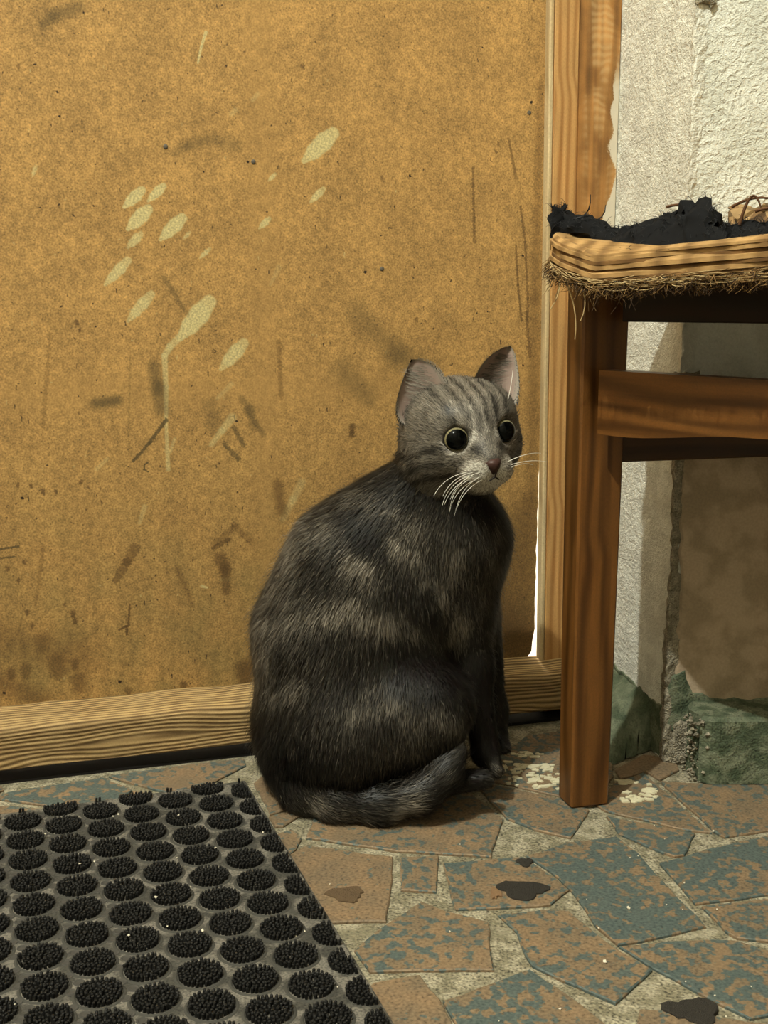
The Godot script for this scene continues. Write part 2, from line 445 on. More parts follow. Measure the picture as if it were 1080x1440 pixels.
func MARKS() -> Array:   # [kind, from (s, h), to (s, h), width there, width here, strength, softness] on the door leaf
	var m := []
	m.append_array([[0, Vector2(-0.4028, 0.5029), Vector2(-0.3973, 0.5079), 0.0032, 0.0091, 1.00, 0.20], [0, Vector2(-0.3973, 0.5079), Vector2(-0.3918, 0.5130), 0.0091, 0.0108, 1.00, 0.20], [0, Vector2(-0.3918, 0.5130), Vector2(-0.3870, 0.5174), 0.0108, 0.0075, 1.00, 0.20]])
	m.append_array([[0, Vector2(-0.3816, 0.5086), Vector2(-0.3770, 0.5131), 0.0027, 0.0075, 1.00, 0.20], [0, Vector2(-0.3770, 0.5131), Vector2(-0.3724, 0.5176), 0.0075, 0.0089, 1.00, 0.20], [0, Vector2(-0.3724, 0.5176), Vector2(-0.3683, 0.5216), 0.0089, 0.0062, 1.00, 0.20]])
	m.append_array([[0, Vector2(-0.4001, 0.4843), Vector2(-0.3938, 0.4902), 0.0040, 0.0113, 1.00, 0.20], [0, Vector2(-0.3938, 0.4902), Vector2(-0.3876, 0.4962), 0.0113, 0.0133, 1.00, 0.20], [0, Vector2(-0.3876, 0.4962), Vector2(-0.3823, 0.5012), 0.0133, 0.0093, 1.00, 0.20]])
	m.append_array([[0, Vector2(-0.3721, 0.4757), Vector2(-0.3653, 0.4822), 0.0038, 0.0108, 1.00, 0.20], [0, Vector2(-0.3653, 0.4822), Vector2(-0.3584, 0.4887), 0.0108, 0.0127, 1.00, 0.20], [0, Vector2(-0.3584, 0.4887), Vector2(-0.3522, 0.4946), 0.0127, 0.0089, 1.00, 0.20]])
	m.append_array([[0, Vector2(-0.4011, 0.4680), Vector2(-0.3971, 0.4721), 0.0025, 0.0070, 0.70, 0.20], [0, Vector2(-0.3971, 0.4721), Vector2(-0.3930, 0.4763), 0.0070, 0.0082, 0.70, 0.20], [0, Vector2(-0.3930, 0.4763), Vector2(-0.3894, 0.4799), 0.0082, 0.0058, 0.70, 0.20]])
	m.append_array([[0, Vector2(-0.4216, 0.4360), Vector2(-0.4148, 0.4430), 0.0030, 0.0086, 0.85, 0.20], [0, Vector2(-0.4148, 0.4430), Vector2(-0.4080, 0.4500), 0.0086, 0.0101, 0.85, 0.20], [0, Vector2(-0.4080, 0.4500), Vector2(-0.4012, 0.4571), 0.0101, 0.0071, 0.85, 0.20]])
	m.append_array([[0, Vector2(-0.4032, 0.4043), Vector2(-0.3962, 0.4121), 0.0032, 0.0091, 0.80, 0.20], [0, Vector2(-0.3962, 0.4121), Vector2(-0.3891, 0.4199), 0.0091, 0.0108, 0.80, 0.20], [0, Vector2(-0.3891, 0.4199), Vector2(-0.3820, 0.4277), 0.0108, 0.0075, 0.80, 0.20]])
	m.append_array([[0, Vector2(-0.3579, 0.3884), Vector2(-0.3484, 0.3996), 0.0057, 0.0161, 0.95, 0.20], [0, Vector2(-0.3484, 0.3996), Vector2(-0.3388, 0.4108), 0.0161, 0.0190, 0.95, 0.20], [0, Vector2(-0.3388, 0.4108), Vector2(-0.3301, 0.4211), 0.0190, 0.0133, 0.95, 0.20]])
	m.append_array([[0, Vector2(-0.3209, 0.3607), Vector2(-0.3135, 0.3687), 0.0042, 0.0118, 0.80, 0.20], [0, Vector2(-0.3135, 0.3687), Vector2(-0.3061, 0.3766), 0.0118, 0.0139, 0.80, 0.20], [0, Vector2(-0.3061, 0.3766), Vector2(-0.2993, 0.3839), 0.0139, 0.0097, 0.80, 0.20]])
	m.append_array([[0, Vector2(-0.2406, 0.5476), Vector2(-0.2311, 0.5564), 0.0051, 0.0145, 1.00, 0.20], [0, Vector2(-0.2311, 0.5564), Vector2(-0.2216, 0.5652), 0.0145, 0.0171, 1.00, 0.20], [0, Vector2(-0.2216, 0.5652), Vector2(-0.2131, 0.5730), 0.0171, 0.0120, 1.00, 0.20]])
	m.append_array([[0, Vector2(-0.2350, 0.5113), Vector2(-0.2307, 0.5154), 0.0021, 0.0059, 0.80, 0.20], [0, Vector2(-0.2307, 0.5154), Vector2(-0.2264, 0.5195), 0.0059, 0.0070, 0.80, 0.20], [0, Vector2(-0.2264, 0.5195), Vector2(-0.2224, 0.5234), 0.0070, 0.0049, 0.80, 0.20]])
	m.append_array([[0, Vector2(-0.2831, 0.4869), Vector2(-0.2799, 0.4900), 0.0019, 0.0054, 0.80, 0.20], [0, Vector2(-0.2799, 0.4900), Vector2(-0.2767, 0.4931), 0.0054, 0.0063, 0.80, 0.20], [0, Vector2(-0.2767, 0.4931), Vector2(-0.2739, 0.4957), 0.0063, 0.0044, 0.80, 0.20]])
	m.append_array([[0, Vector2(-0.2738, 0.5290), Vector2(-0.2716, 0.5312), 0.0013, 0.0038, 0.70, 0.20], [0, Vector2(-0.2716, 0.5312), Vector2(-0.2694, 0.5333), 0.0038, 0.0044, 0.70, 0.20], [0, Vector2(-0.2694, 0.5333), Vector2(-0.2675, 0.5351), 0.0044, 0.0031, 0.70, 0.20]])
	m.append_array([[0, Vector2(-0.3380, 0.4597), Vector2(-0.3349, 0.4625), 0.0013, 0.0038, 0.70, 0.20], [0, Vector2(-0.3349, 0.4625), Vector2(-0.3317, 0.4654), 0.0038, 0.0044, 0.70, 0.20], [0, Vector2(-0.3317, 0.4654), Vector2(-0.3286, 0.4682), 0.0044, 0.0031, 0.70, 0.20]])
	m.append_array([[0, Vector2(-0.3522, 0.4763), Vector2(-0.3500, 0.4783), 0.0011, 0.0032, 0.50, 0.20], [0, Vector2(-0.3500, 0.4783), Vector2(-0.3479, 0.4804), 0.0032, 0.0038, 0.50, 0.20], [0, Vector2(-0.3479, 0.4804), Vector2(-0.3459, 0.4823), 0.0038, 0.0027, 0.50, 0.20]])
	m.append_array([[0, Vector2(-0.4787, 0.5261), Vector2(-0.4775, 0.5292), 0.0011, 0.0032, 0.50, 0.20], [0, Vector2(-0.4775, 0.5292), Vector2(-0.4763, 0.5322), 0.0032, 0.0038, 0.50, 0.20], [0, Vector2(-0.4763, 0.5322), Vector2(-0.4751, 0.5351), 0.0038, 0.0027, 0.50, 0.20]])
	m.append_array([[0, Vector2(-0.3348, 0.6270), Vector2(-0.3313, 0.6414), 0.0019, 0.0025, 1.00, 0.30], [0, Vector2(-0.3313, 0.6414), Vector2(-0.3272, 0.6528), 0.0025, 0.0032, 1.00, 0.30], [0, Vector2(-0.3552, 0.3922), Vector2(-0.3671, 0.3809), 0.0076, 0.0066, 0.75, 0.30]])
	m.append_array([[0, Vector2(-0.3671, 0.3809), Vector2(-0.3718, 0.3733), 0.0066, 0.0057, 0.75, 0.30], [0, Vector2(-0.3718, 0.3733), Vector2(-0.3714, 0.3445), 0.0057, 0.0047, 0.75, 0.30], [0, Vector2(-0.3714, 0.3445), Vector2(-0.3723, 0.3168), 0.0047, 0.0038, 0.75, 0.30]])
	m.append_array([[0, Vector2(-0.3723, 0.3155), Vector2(-0.3718, 0.2698), 0.0032, 0.0044, 0.70, 0.30], [0, Vector2(-0.3651, 0.2977), Vector2(-0.3694, 0.2861), 0.0032, 0.0032, 0.50, 0.30], [0, Vector2(-0.3314, 0.2913), Vector2(-0.3212, 0.3042), 0.0051, 0.0070, 0.60, 0.50]])
	m.append_array([[0, Vector2(-0.3212, 0.3042), Vector2(-0.3116, 0.3158), 0.0070, 0.0089, 0.60, 0.50], [0, Vector2(-0.3251, 0.3338), Vector2(-0.3116, 0.3466), 0.0038, 0.0051, 0.35, 0.50], [0, Vector2(-0.2647, 0.2190), Vector2(-0.2547, 0.2363), 0.0076, 0.0082, 0.40, 0.60]])
	m.append_array([[0, Vector2(-0.2547, 0.2363), Vector2(-0.2462, 0.2523), 0.0082, 0.0089, 0.40, 0.60], [0, Vector2(-0.4261, 0.2817), Vector2(-0.4359, 0.2724), 0.0038, 0.0038, 0.35, 0.50], [0, Vector2(-0.3992, 0.2216), Vector2(-0.3942, 0.2365), 0.0038, 0.0051, 0.40, 0.50]])
	m.append_array([[0, Vector2(-0.3441, 0.1580), Vector2(-0.3388, 0.1563), 0.0032, 0.0019, 0.90, 0.30], [0, Vector2(-0.3252, 0.1629), Vector2(-0.3178, 0.1624), 0.0038, 0.0038, 0.35, 0.60], [0, Vector2(-0.3062, 0.5854), Vector2(-0.3023, 0.5892), 0.0051, 0.0051, 0.35, 0.60]])
	m.append_array([[0, Vector2(-0.2868, 0.5985), Vector2(-0.2822, 0.6036), 0.0044, 0.0044, 0.35, 0.60], [0, Vector2(-0.2734, 0.4369), Vector2(-0.2651, 0.4529), 0.0032, 0.0057, 0.25, 0.60], [1, Vector2(-0.4335, 0.3318), Vector2(-0.4147, 0.3339), 0.0114, 0.0101, 0.81, 0.90]])
	m.append_array([[1, Vector2(-0.3822, 0.3639), Vector2(-0.3784, 0.3447), 0.0114, 0.0133, 0.61, 0.90], [1, Vector2(-0.3784, 0.3447), Vector2(-0.3765, 0.3253), 0.0133, 0.0152, 0.61, 0.90], [1, Vector2(-0.4029, 0.2789), Vector2(-0.3877, 0.2952), 0.0025, 0.0032, 1.00, 0.40]])
	m.append_array([[1, Vector2(-0.3877, 0.2952), Vector2(-0.3723, 0.3155), 0.0032, 0.0038, 1.00, 0.40], [1, Vector2(-0.3896, 0.2770), Vector2(-0.3928, 0.2752), 0.0013, 0.0013, 1.00, 0.20], [1, Vector2(-0.3928, 0.2752), Vector2(-0.3936, 0.2707), 0.0013, 0.0013, 1.00, 0.20]])
	m.append_array([[1, Vector2(-0.3936, 0.2707), Vector2(-0.3899, 0.2686), 0.0013, 0.0013, 1.00, 0.20], [1, Vector2(-0.3195, 0.2916), Vector2(-0.3065, 0.2771), 0.0038, 0.0057, 0.74, 0.60], [1, Vector2(-0.3105, 0.3072), Vector2(-0.3015, 0.2903), 0.0038, 0.0057, 0.68, 0.60]])
	m.append_array([[1, Vector2(-0.3019, 0.3333), Vector2(-0.2941, 0.3232), 0.0076, 0.0082, 0.41, 0.90], [1, Vector2(-0.2941, 0.3232), Vector2(-0.2918, 0.3066), 0.0082, 0.0089, 0.41, 0.90], [1, Vector2(-0.2988, 0.3233), Vector2(-0.2825, 0.2997), 0.0057, 0.0063, 0.47, 0.80]])
	m.append_array([[1, Vector2(-0.3331, 0.3275), Vector2(-0.3290, 0.3077), 0.0139, 0.0139, 0.34, 1.00], [1, Vector2(-0.1920, 0.4110), Vector2(-0.1496, 0.3707), 0.0253, 0.0253, 0.41, 1.00], [1, Vector2(-0.1496, 0.3707), Vector2(-0.1206, 0.3567), 0.0253, 0.0253, 0.41, 1.00]])
	m.append_array([[1, Vector2(-0.2062, 0.3580), Vector2(-0.1782, 0.3305), 0.0253, 0.0190, 0.41, 1.00], [1, Vector2(-0.1052, 0.2730), Vector2(-0.0508, 0.1841), 0.0380, 0.0380, 0.34, 1.00], [1, Vector2(-0.4640, 0.6494), Vector2(-0.4551, 0.6574), 0.0089, 0.0108, 0.54, 1.00]])
	m.append_array([[1, Vector2(-0.4551, 0.6574), Vector2(-0.4344, 0.6656), 0.0108, 0.0127, 0.54, 1.00], [1, Vector2(-0.3575, 0.5500), Vector2(-0.3467, 0.5565), 0.0076, 0.0095, 0.41, 1.00], [1, Vector2(-0.3467, 0.5565), Vector2(-0.3226, 0.5635), 0.0095, 0.0114, 0.41, 1.00]])
	m.append_array([[1, Vector2(-0.3132, 0.5609), Vector2(-0.3036, 0.5582), 0.0139, 0.0139, 0.41, 1.00], [1, Vector2(-0.5218, 0.2045), Vector2(-0.5060, 0.2062), 0.0019, 0.0019, 1.00, 0.40], [1, Vector2(-0.5222, 0.1962), Vector2(-0.5101, 0.1973), 0.0019, 0.0013, 0.81, 0.40]])
	m.append_array([[1, Vector2(-0.3702, 0.4425), Vector2(-0.3509, 0.4112), 0.0051, 0.0038, 0.41, 0.70], [1, Vector2(-0.4071, 0.2842), Vector2(-0.4020, 0.3736), 0.0019, 0.0019, 0.27, 0.80], [2, Vector2(-0.4500, 0.2620), Vector2(-0.4498, 0.2601), 0.0040, 0.0032, 1.00, 0.70]])
	m.append_array([[2, Vector2(-0.4434, 0.2572), Vector2(-0.4431, 0.2560), 0.0024, 0.0019, 0.81, 0.70], [2, Vector2(-0.4719, 0.2546), Vector2(-0.4717, 0.2531), 0.0032, 0.0025, 1.00, 0.70], [2, Vector2(-0.4829, 0.2552), Vector2(-0.4827, 0.2528), 0.0047, 0.0038, 0.94, 0.70]])
	m.append_array([[2, Vector2(-0.4929, 0.2607), Vector2(-0.4927, 0.2592), 0.0032, 0.0025, 0.94, 0.70], [2, Vector2(-0.5043, 0.2619), Vector2(-0.5041, 0.2600), 0.0040, 0.0032, 0.81, 0.70], [2, Vector2(-0.4327, 0.2430), Vector2(-0.4324, 0.2419), 0.0024, 0.0019, 0.81, 0.70]])
	m.append_array([[2, Vector2(-0.4467, 0.2366), Vector2(-0.4464, 0.2358), 0.0016, 0.0013, 1.00, 0.70], [2, Vector2(-0.5166, 0.1874), Vector2(-0.5164, 0.1854), 0.0040, 0.0032, 0.94, 0.70], [2, Vector2(-0.5018, 0.1916), Vector2(-0.5016, 0.1900), 0.0032, 0.0025, 0.81, 0.70]])
	m.append_array([[2, Vector2(-0.5081, 0.1757), Vector2(-0.5079, 0.1738), 0.0040, 0.0032, 0.81, 0.70], [2, Vector2(-0.4621, 0.1412), Vector2(-0.4619, 0.1384), 0.0055, 0.0044, 1.00, 0.70], [2, Vector2(-0.4605, 0.1344), Vector2(-0.4603, 0.1320), 0.0047, 0.0038, 1.00, 0.70]])
	m.append_array([[2, Vector2(-0.5017, 0.1457), Vector2(-0.5015, 0.1437), 0.0040, 0.0032, 0.94, 0.70], [2, Vector2(-0.4693, 0.1498), Vector2(-0.4690, 0.1482), 0.0032, 0.0025, 0.68, 0.70], [2, Vector2(-0.4980, 0.1335), Vector2(-0.4978, 0.1310), 0.0047, 0.0038, 0.68, 0.70]])
	m.append_array([[2, Vector2(-0.5186, 0.0906), Vector2(-0.5186, 0.0858), 0.0095, 0.0076, 0.81, 0.70], [2, Vector2(-0.5062, 0.0928), Vector2(-0.5062, 0.0871), 0.0111, 0.0089, 0.68, 0.70], [2, Vector2(-0.4598, 0.0782), Vector2(-0.4598, 0.0700), 0.0158, 0.0127, 0.68, 0.70]])
	m.append_array([[2, Vector2(-0.4153, 0.0627), Vector2(-0.4151, 0.0585), 0.0079, 0.0063, 0.68, 0.70], [2, Vector2(-0.3635, 0.0639), Vector2(-0.3633, 0.0600), 0.0071, 0.0057, 0.94, 0.70], [2, Vector2(-0.3039, 0.0736), Vector2(-0.3038, 0.0625), 0.0206, 0.0165, 0.94, 0.70]])
	m.append_array([[2, Vector2(-0.4779, 0.0969), Vector2(-0.4781, 0.0871), 0.0190, 0.0152, 0.68, 0.70], [2, Vector2(-0.4623, 0.0941), Vector2(-0.4621, 0.0900), 0.0079, 0.0063, 0.81, 0.70], [2, Vector2(-0.4894, 0.1181), Vector2(-0.4895, 0.1108), 0.0142, 0.0114, 0.54, 0.70]])
	m.append_array([[2, Vector2(-0.4492, 0.3240), Vector2(-0.4489, 0.3228), 0.0024, 0.0019, 0.68, 0.70], [2, Vector2(-0.1960, 0.3037), Vector2(-0.1957, 0.3000), 0.0071, 0.0057, 0.94, 0.70], [2, Vector2(-0.1967, 0.2983), Vector2(-0.1964, 0.2950), 0.0063, 0.0051, 0.94, 0.70]])
	m.append_array([[2, Vector2(-0.4475, 0.4039), Vector2(-0.4473, 0.4021), 0.0040, 0.0032, 0.94, 0.70], [2, Vector2(-0.4448, 0.3971), Vector2(-0.4446, 0.3956), 0.0032, 0.0025, 0.81, 0.70], [2, Vector2(-0.1660, 0.5350), Vector2(-0.1656, 0.5331), 0.0040, 0.0032, 0.68, 0.70]])
	m.append_array([[2, Vector2(-0.1317, 0.4056), Vector2(-0.1314, 0.4036), 0.0040, 0.0032, 0.81, 0.70], [2, Vector2(-0.4857, 0.6158), Vector2(-0.4855, 0.6144), 0.0032, 0.0025, 0.68, 0.70], [2, Vector2(-0.2409, 0.6301), Vector2(-0.2406, 0.6283), 0.0040, 0.0032, 0.68, 0.70]])
	m.append_array([[2, Vector2(-0.0520, 0.5636), Vector2(-0.0516, 0.5620), 0.0032, 0.0025, 0.68, 0.70], [2, Vector2(-0.0500, 0.5715), Vector2(-0.0496, 0.5700), 0.0032, 0.0025, 0.68, 0.70], [2, Vector2(-0.4222, 0.1697), Vector2(-0.4120, 0.1857), 0.0071, 0.0083, 0.61, 0.30]])
	m.append_array([[2, Vector2(-0.4120, 0.1857), Vector2(-0.4039, 0.1986), 0.0083, 0.0095, 0.61, 0.30], [2, Vector2(-0.3254, 0.1835), Vector2(-0.3216, 0.1729), 0.0142, 0.0119, 0.81, 0.70], [2, Vector2(-0.3216, 0.1729), Vector2(-0.3207, 0.1522), 0.0119, 0.0095, 0.81, 0.70]])
	m.append_array([[2, Vector2(-0.3317, 0.1975), Vector2(-0.3112, 0.2133), 0.0063, 0.0071, 0.47, 0.80], [2, Vector2(-0.3112, 0.2133), Vector2(-0.2966, 0.1988), 0.0071, 0.0079, 0.47, 0.80], [2, Vector2(-0.3318, 0.1941), Vector2(-0.3169, 0.2014), 0.0047, 0.0047, 0.81, 0.50]])
	m.append_array([[2, Vector2(-0.2697, 0.2520), Vector2(-0.2660, 0.2245), 0.0111, 0.0127, 0.68, 0.80], [2, Vector2(-0.5283, 0.0815), Vector2(-0.4922, 0.0610), 0.0237, 0.0190, 0.61, 1.00], [2, Vector2(-0.5262, 0.1213), Vector2(-0.4588, 0.1019), 0.0316, 0.0396, 0.41, 1.00]])
	m.append_array([[2, Vector2(-0.0752, 0.5477), Vector2(-0.0749, 0.5313), 0.0024, 0.0028, 0.68, 0.50], [2, Vector2(-0.0749, 0.5313), Vector2(-0.0727, 0.4784), 0.0028, 0.0032, 0.68, 0.50], [2, Vector2(-0.0295, 0.4757), Vector2(-0.0265, 0.4383), 0.0024, 0.0024, 0.81, 0.50]])
	m.append_array([[2, Vector2(-0.0265, 0.4383), Vector2(-0.0219, 0.4039), 0.0024, 0.0024, 0.81, 0.50], [2, Vector2(-0.0251, 0.5128), Vector2(-0.0198, 0.4793), 0.0024, 0.0026, 0.68, 0.50], [2, Vector2(-0.0198, 0.4793), Vector2(-0.0155, 0.4247), 0.0026, 0.0029, 0.68, 0.50]])
	m.append_array([[2, Vector2(-0.0155, 0.4247), Vector2(-0.0158, 0.4039), 0.0029, 0.0032, 0.68, 0.50], [2, Vector2(-0.0390, 0.5752), Vector2(-0.0309, 0.5393), 0.0024, 0.0032, 0.68, 0.50], [2, Vector2(-0.0168, 0.4109), Vector2(-0.0120, 0.3690), 0.0040, 0.0040, 0.68, 0.60]])
	m.append_array([[2, Vector2(-0.0068, 0.6257), Vector2(-0.0079, 0.4247), 0.0079, 0.0127, 0.47, 1.00], [2, Vector2(-0.0079, 0.4247), Vector2(-0.0063, 0.2256), 0.0127, 0.0174, 0.47, 1.00], [2, Vector2(-0.0107, 0.2112), Vector2(-0.0237, 0.0777), 0.0396, 0.0870, 0.74, 1.00]])  # soft darkening, broadest towards the lower right corner
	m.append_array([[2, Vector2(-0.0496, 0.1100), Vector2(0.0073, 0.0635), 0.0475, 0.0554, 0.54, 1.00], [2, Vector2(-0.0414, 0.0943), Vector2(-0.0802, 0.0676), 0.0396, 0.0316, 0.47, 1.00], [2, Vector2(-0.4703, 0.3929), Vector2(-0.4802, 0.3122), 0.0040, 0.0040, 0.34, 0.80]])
	m.append_array([[2, Vector2(-0.2662, 0.3851), Vector2(-0.2650, 0.3325), 0.0047, 0.0047, 0.47, 0.80], [2, Vector2(-0.4854, 0.2036), Vector2(-0.4940, 0.1517), 0.0047, 0.0032, 0.34, 0.80], [2, Vector2(-0.3655, 0.1759), Vector2(-0.3533, 0.1408), 0.0079, 0.0063, 0.41, 0.80]])
	m.append_array([[2, Vector2(-0.4130, 0.1251), Vector2(-0.4109, 0.1453), 0.0024, 0.0016, 0.94, 0.40], [2, Vector2(-0.4208, 0.1223), Vector2(-0.4143, 0.1252), 0.0024, 0.0024, 1.00, 0.30], [2, Vector2(-0.4143, 0.1252), Vector2(-0.4146, 0.1170), 0.0024, 0.0024, 1.00, 0.30]])
	m.append_array([[3, Vector2(-0.5007, 0.2496), Vector2(-0.5005, 0.2493), 0.0025, 0.0025, 1.00, 0.30], [3, Vector2(-0.4541, 0.5767), Vector2(-0.4539, 0.5765), 0.0019, 0.0019, 1.00, 0.30], [3, Vector2(-0.2923, 0.5451), Vector2(-0.2921, 0.5449), 0.0022, 0.0022, 1.00, 0.30]])
	m.append_array([[3, Vector2(-0.1828, 0.4492), Vector2(-0.1825, 0.4489), 0.0025, 0.0025, 1.00, 0.30], [3, Vector2(-0.0161, 0.6102), Vector2(-0.0158, 0.6100), 0.0025, 0.0025, 1.00, 0.30], [3, Vector2(-0.0218, 0.4663), Vector2(-0.0215, 0.4661), 0.0025, 0.0025, 1.00, 0.30]])
	m.append_array([[3, Vector2(-0.3322, 0.5352), Vector2(-0.3319, 0.5349), 0.0013, 0.0013, 1.00, 0.30], [3, Vector2(-0.4289, 0.5033), Vector2(-0.4286, 0.5030), 0.0013, 0.0013, 1.00, 0.30], [3, Vector2(-0.0195, 0.3600), Vector2(-0.0191, 0.3597), 0.0019, 0.0019, 1.00, 0.30]])
	m.append_array([[3, Vector2(-0.0213, 0.3404), Vector2(-0.0210, 0.3401), 0.0013, 0.0013, 1.00, 0.30], [3, Vector2(-0.4305, 0.6619), Vector2(-0.4303, 0.6617), 0.0013, 0.0013, 1.00, 0.30], [3, Vector2(-0.4443, 0.6268), Vector2(-0.4441, 0.6266), 0.0013, 0.0013, 1.00, 0.30]])
	m.append_array([[3, Vector2(-0.4550, 0.5963), Vector2(-0.4548, 0.5961), 0.0016, 0.0016, 1.00, 0.30], [3, Vector2(-0.3077, 0.3124), Vector2(-0.3074, 0.3121), 0.0019, 0.0019, 1.00, 0.30], [3, Vector2(-0.4313, 0.3995), Vector2(-0.4311, 0.3993), 0.0013, 0.0013, 1.00, 0.30]])
	m.append_array([[3, Vector2(-0.1387, 0.5378), Vector2(-0.1384, 0.5375), 0.0025, 0.0025, 1.00, 0.30], [3, Vector2(-0.4227, 0.0725), Vector2(-0.4225, 0.0722), 0.0032, 0.0032, 1.00, 0.30], [3, Vector2(-0.5258, 0.0718), Vector2(-0.5255, 0.0716), 0.0025, 0.0025, 1.00, 0.30]])
	m.append_array([[3, Vector2(-0.1652, 0.6605), Vector2(-0.1650, 0.6603), 0.0013, 0.0013, 1.00, 0.30], [3, Vector2(-0.0674, 0.6568), Vector2(-0.0671, 0.6566), 0.0013, 0.0013, 1.00, 0.30], [3, Vector2(-0.0214, 0.2734), Vector2(-0.0211, 0.2731), 0.0025, 0.0025, 1.00, 0.30]])
	m.append_array([[3, Vector2(-0.3874, 0.1875), Vector2(-0.3872, 0.1872), 0.0013, 0.0013, 1.00, 0.30], [3, Vector2(-0.3862, 0.1658), Vector2(-0.3859, 0.1655), 0.0013, 0.0013, 1.00, 0.30], [3, Vector2(-0.0695, 0.4109), Vector2(-0.0692, 0.4106), 0.0013, 0.0013, 1.00, 0.30]])
	m.append_array([[3, Vector2(-0.0584, 0.4123), Vector2(-0.0581, 0.4120), 0.0013, 0.0013, 1.00, 0.30]])
	return m

func BONES() -> Array:   # [from, to, radius, radius, lie of the fur, fur length, blend, region]
	return [
		[Vector3(-0.0387, 0.0675, -0.9850), Vector3(-0.0372, 0.1364, -0.9900), 0.0665, 0.0672, Vector3(-0.2414, -0.9656, 0.0966), 0.0150, 0.030, 0],
		[Vector3(-0.0372, 0.1364, -0.9900), Vector3(-0.0215, 0.1954, -0.9900), 0.0672, 0.0542, Vector3(-0.4450, -0.8900, 0.0989), 0.0150, 0.030, 0],
		[Vector3(-0.0215, 0.1954, -0.9900), Vector3(0.0092, 0.2260, -0.9900), 0.0542, 0.0441, Vector3(-0.6213, -0.7767, 0.1036), 0.0140, 0.030, 0],
		[Vector3(0.0092, 0.2260, -0.9900), Vector3(0.0468, 0.2744, -0.9800), 0.0441, 0.0337, Vector3(-0.4450, -0.8900, 0.0989), 0.0110, 0.025, 0],
		[Vector3(0.0215, 0.1935, -0.9900), Vector3(0.0587, 0.2173, -0.9900), 0.0548, 0.0418, Vector3(-0.2425, -0.9701, 0.0000), 0.0130, 0.030, 0],
		[Vector3(0.0587, 0.2173, -0.9900), Vector3(0.0679, 0.1619, -0.9900), 0.0418, 0.0261, Vector3(0.0499, -0.9988, 0.0000), 0.0130, 0.030, 0],
		[Vector3(0.0092, 0.1632, -0.9850), Vector3(0.0049, 0.0945, -0.9800), 0.0567, 0.0534, Vector3(0.2414, -0.9656, 0.0966), 0.0140, 0.030, 0],
		[Vector3(-0.0527, 0.0533, -0.9750), Vector3(-0.0433, 0.0607, -0.9750), 0.0523, 0.0534, Vector3(-0.0990, -0.9901, 0.0990), 0.0150, 0.030, 0],
		[Vector3(0.0669, 0.1658, -0.9750), Vector3(0.0757, 0.1137, -0.9700), 0.0220, 0.0148, Vector3(0.0499, -0.9988, 0.0000), 0.0080, 0.020, 1],
		[Vector3(0.0757, 0.1137, -0.9700), Vector3(0.0864, 0.0457, -0.9550), 0.0148, 0.0105, Vector3(0.0499, -0.9988, 0.0000), 0.0060, 0.015, 1],
		[Vector3(0.0861, 0.0399, -0.9500), Vector3(0.0944, 0.0312, -0.9400), 0.0098, 0.0073, Vector3(0.7171, -0.3586, 0.5976), 0.0040, 0.012, 1],
		[Vector3(0.0815, 0.1477, -1.0200), Vector3(0.0960, 0.0580, -1.0100), 0.0220, 0.0119, Vector3(0.0499, -0.9988, 0.0000), 0.0070, 0.020, 1],
		[Vector3(0.0960, 0.0580, -1.0100), Vector3(0.0985, 0.0331, -1.0050), 0.0119, 0.0099, Vector3(0.0499, -0.9988, 0.0000), 0.0050, 0.015, 1],
		[Vector3(0.0980, 0.0336, -1.0000), Vector3(0.1054, 0.0341, -0.9850), 0.0099, 0.0072, Vector3(0.7171, -0.3586, 0.5976), 0.0040, 0.012, 1],
		[Vector3(-0.0239, 0.0703, -0.9400), Vector3(0.0265, 0.0863, -0.9300), 0.0490, 0.0354, Vector3(-0.1467, -0.9782, 0.1467), 0.0130, 0.030, 2],
		[Vector3(0.0265, 0.0863, -0.9300), Vector3(0.0457, 0.0942, -0.9250), 0.0354, 0.0223, Vector3(0.1940, -0.9701, 0.1455), 0.0100, 0.020, 2],
		[Vector3(0.0457, 0.0881, -0.9250), Vector3(0.0355, 0.0324, -0.9250), 0.0188, 0.0131, Vector3(-0.0995, -0.9950, 0.0000), 0.0080, 0.020, 2],
		[Vector3(0.0119, 0.0198, -0.9250), Vector3(0.0820, 0.0334, -0.9150), 0.0119, 0.0082, Vector3(0.9540, -0.2120, 0.2120), 0.0050, 0.015, 1],
		[Vector3(-0.0793, 0.0236, -0.9700), Vector3(-0.0696, 0.0155, -0.9350), 0.0188, 0.0145, Vector3(0.4683, -0.7493, 0.4683), 0.0130, 0.020, 3],
		[Vector3(-0.0696, 0.0155, -0.9350), Vector3(-0.0411, 0.0145, -0.9130), 0.0145, 0.0135, Vector3(0.8955, -0.1990, 0.3980), 0.0130, 0.012, 3],
		[Vector3(-0.0411, 0.0145, -0.9130), Vector3(-0.0058, 0.0148, -0.9050), 0.0135, 0.0128, Vector3(0.9889, 0.0000, 0.1483), 0.0130, 0.010, 3],
		[Vector3(-0.0058, 0.0148, -0.9050), Vector3(0.0278, 0.0243, -0.9030), 0.0128, 0.0122, Vector3(0.9841, 0.1476, 0.0984), 0.0130, 0.010, 3],
		[Vector3(0.0278, 0.0243, -0.9030), Vector3(0.0473, 0.0407, -0.9020), 0.0122, 0.0109, Vector3(0.8000, 0.6000, 0.0000), 0.0120, 0.010, 3],
		[Vector3(0.0473, 0.0407, -0.9020), Vector3(0.0578, 0.0549, -0.9060), 0.0109, 0.0075, Vector3(0.4856, 0.8742, 0.0000), 0.0110, 0.010, 3],
	]

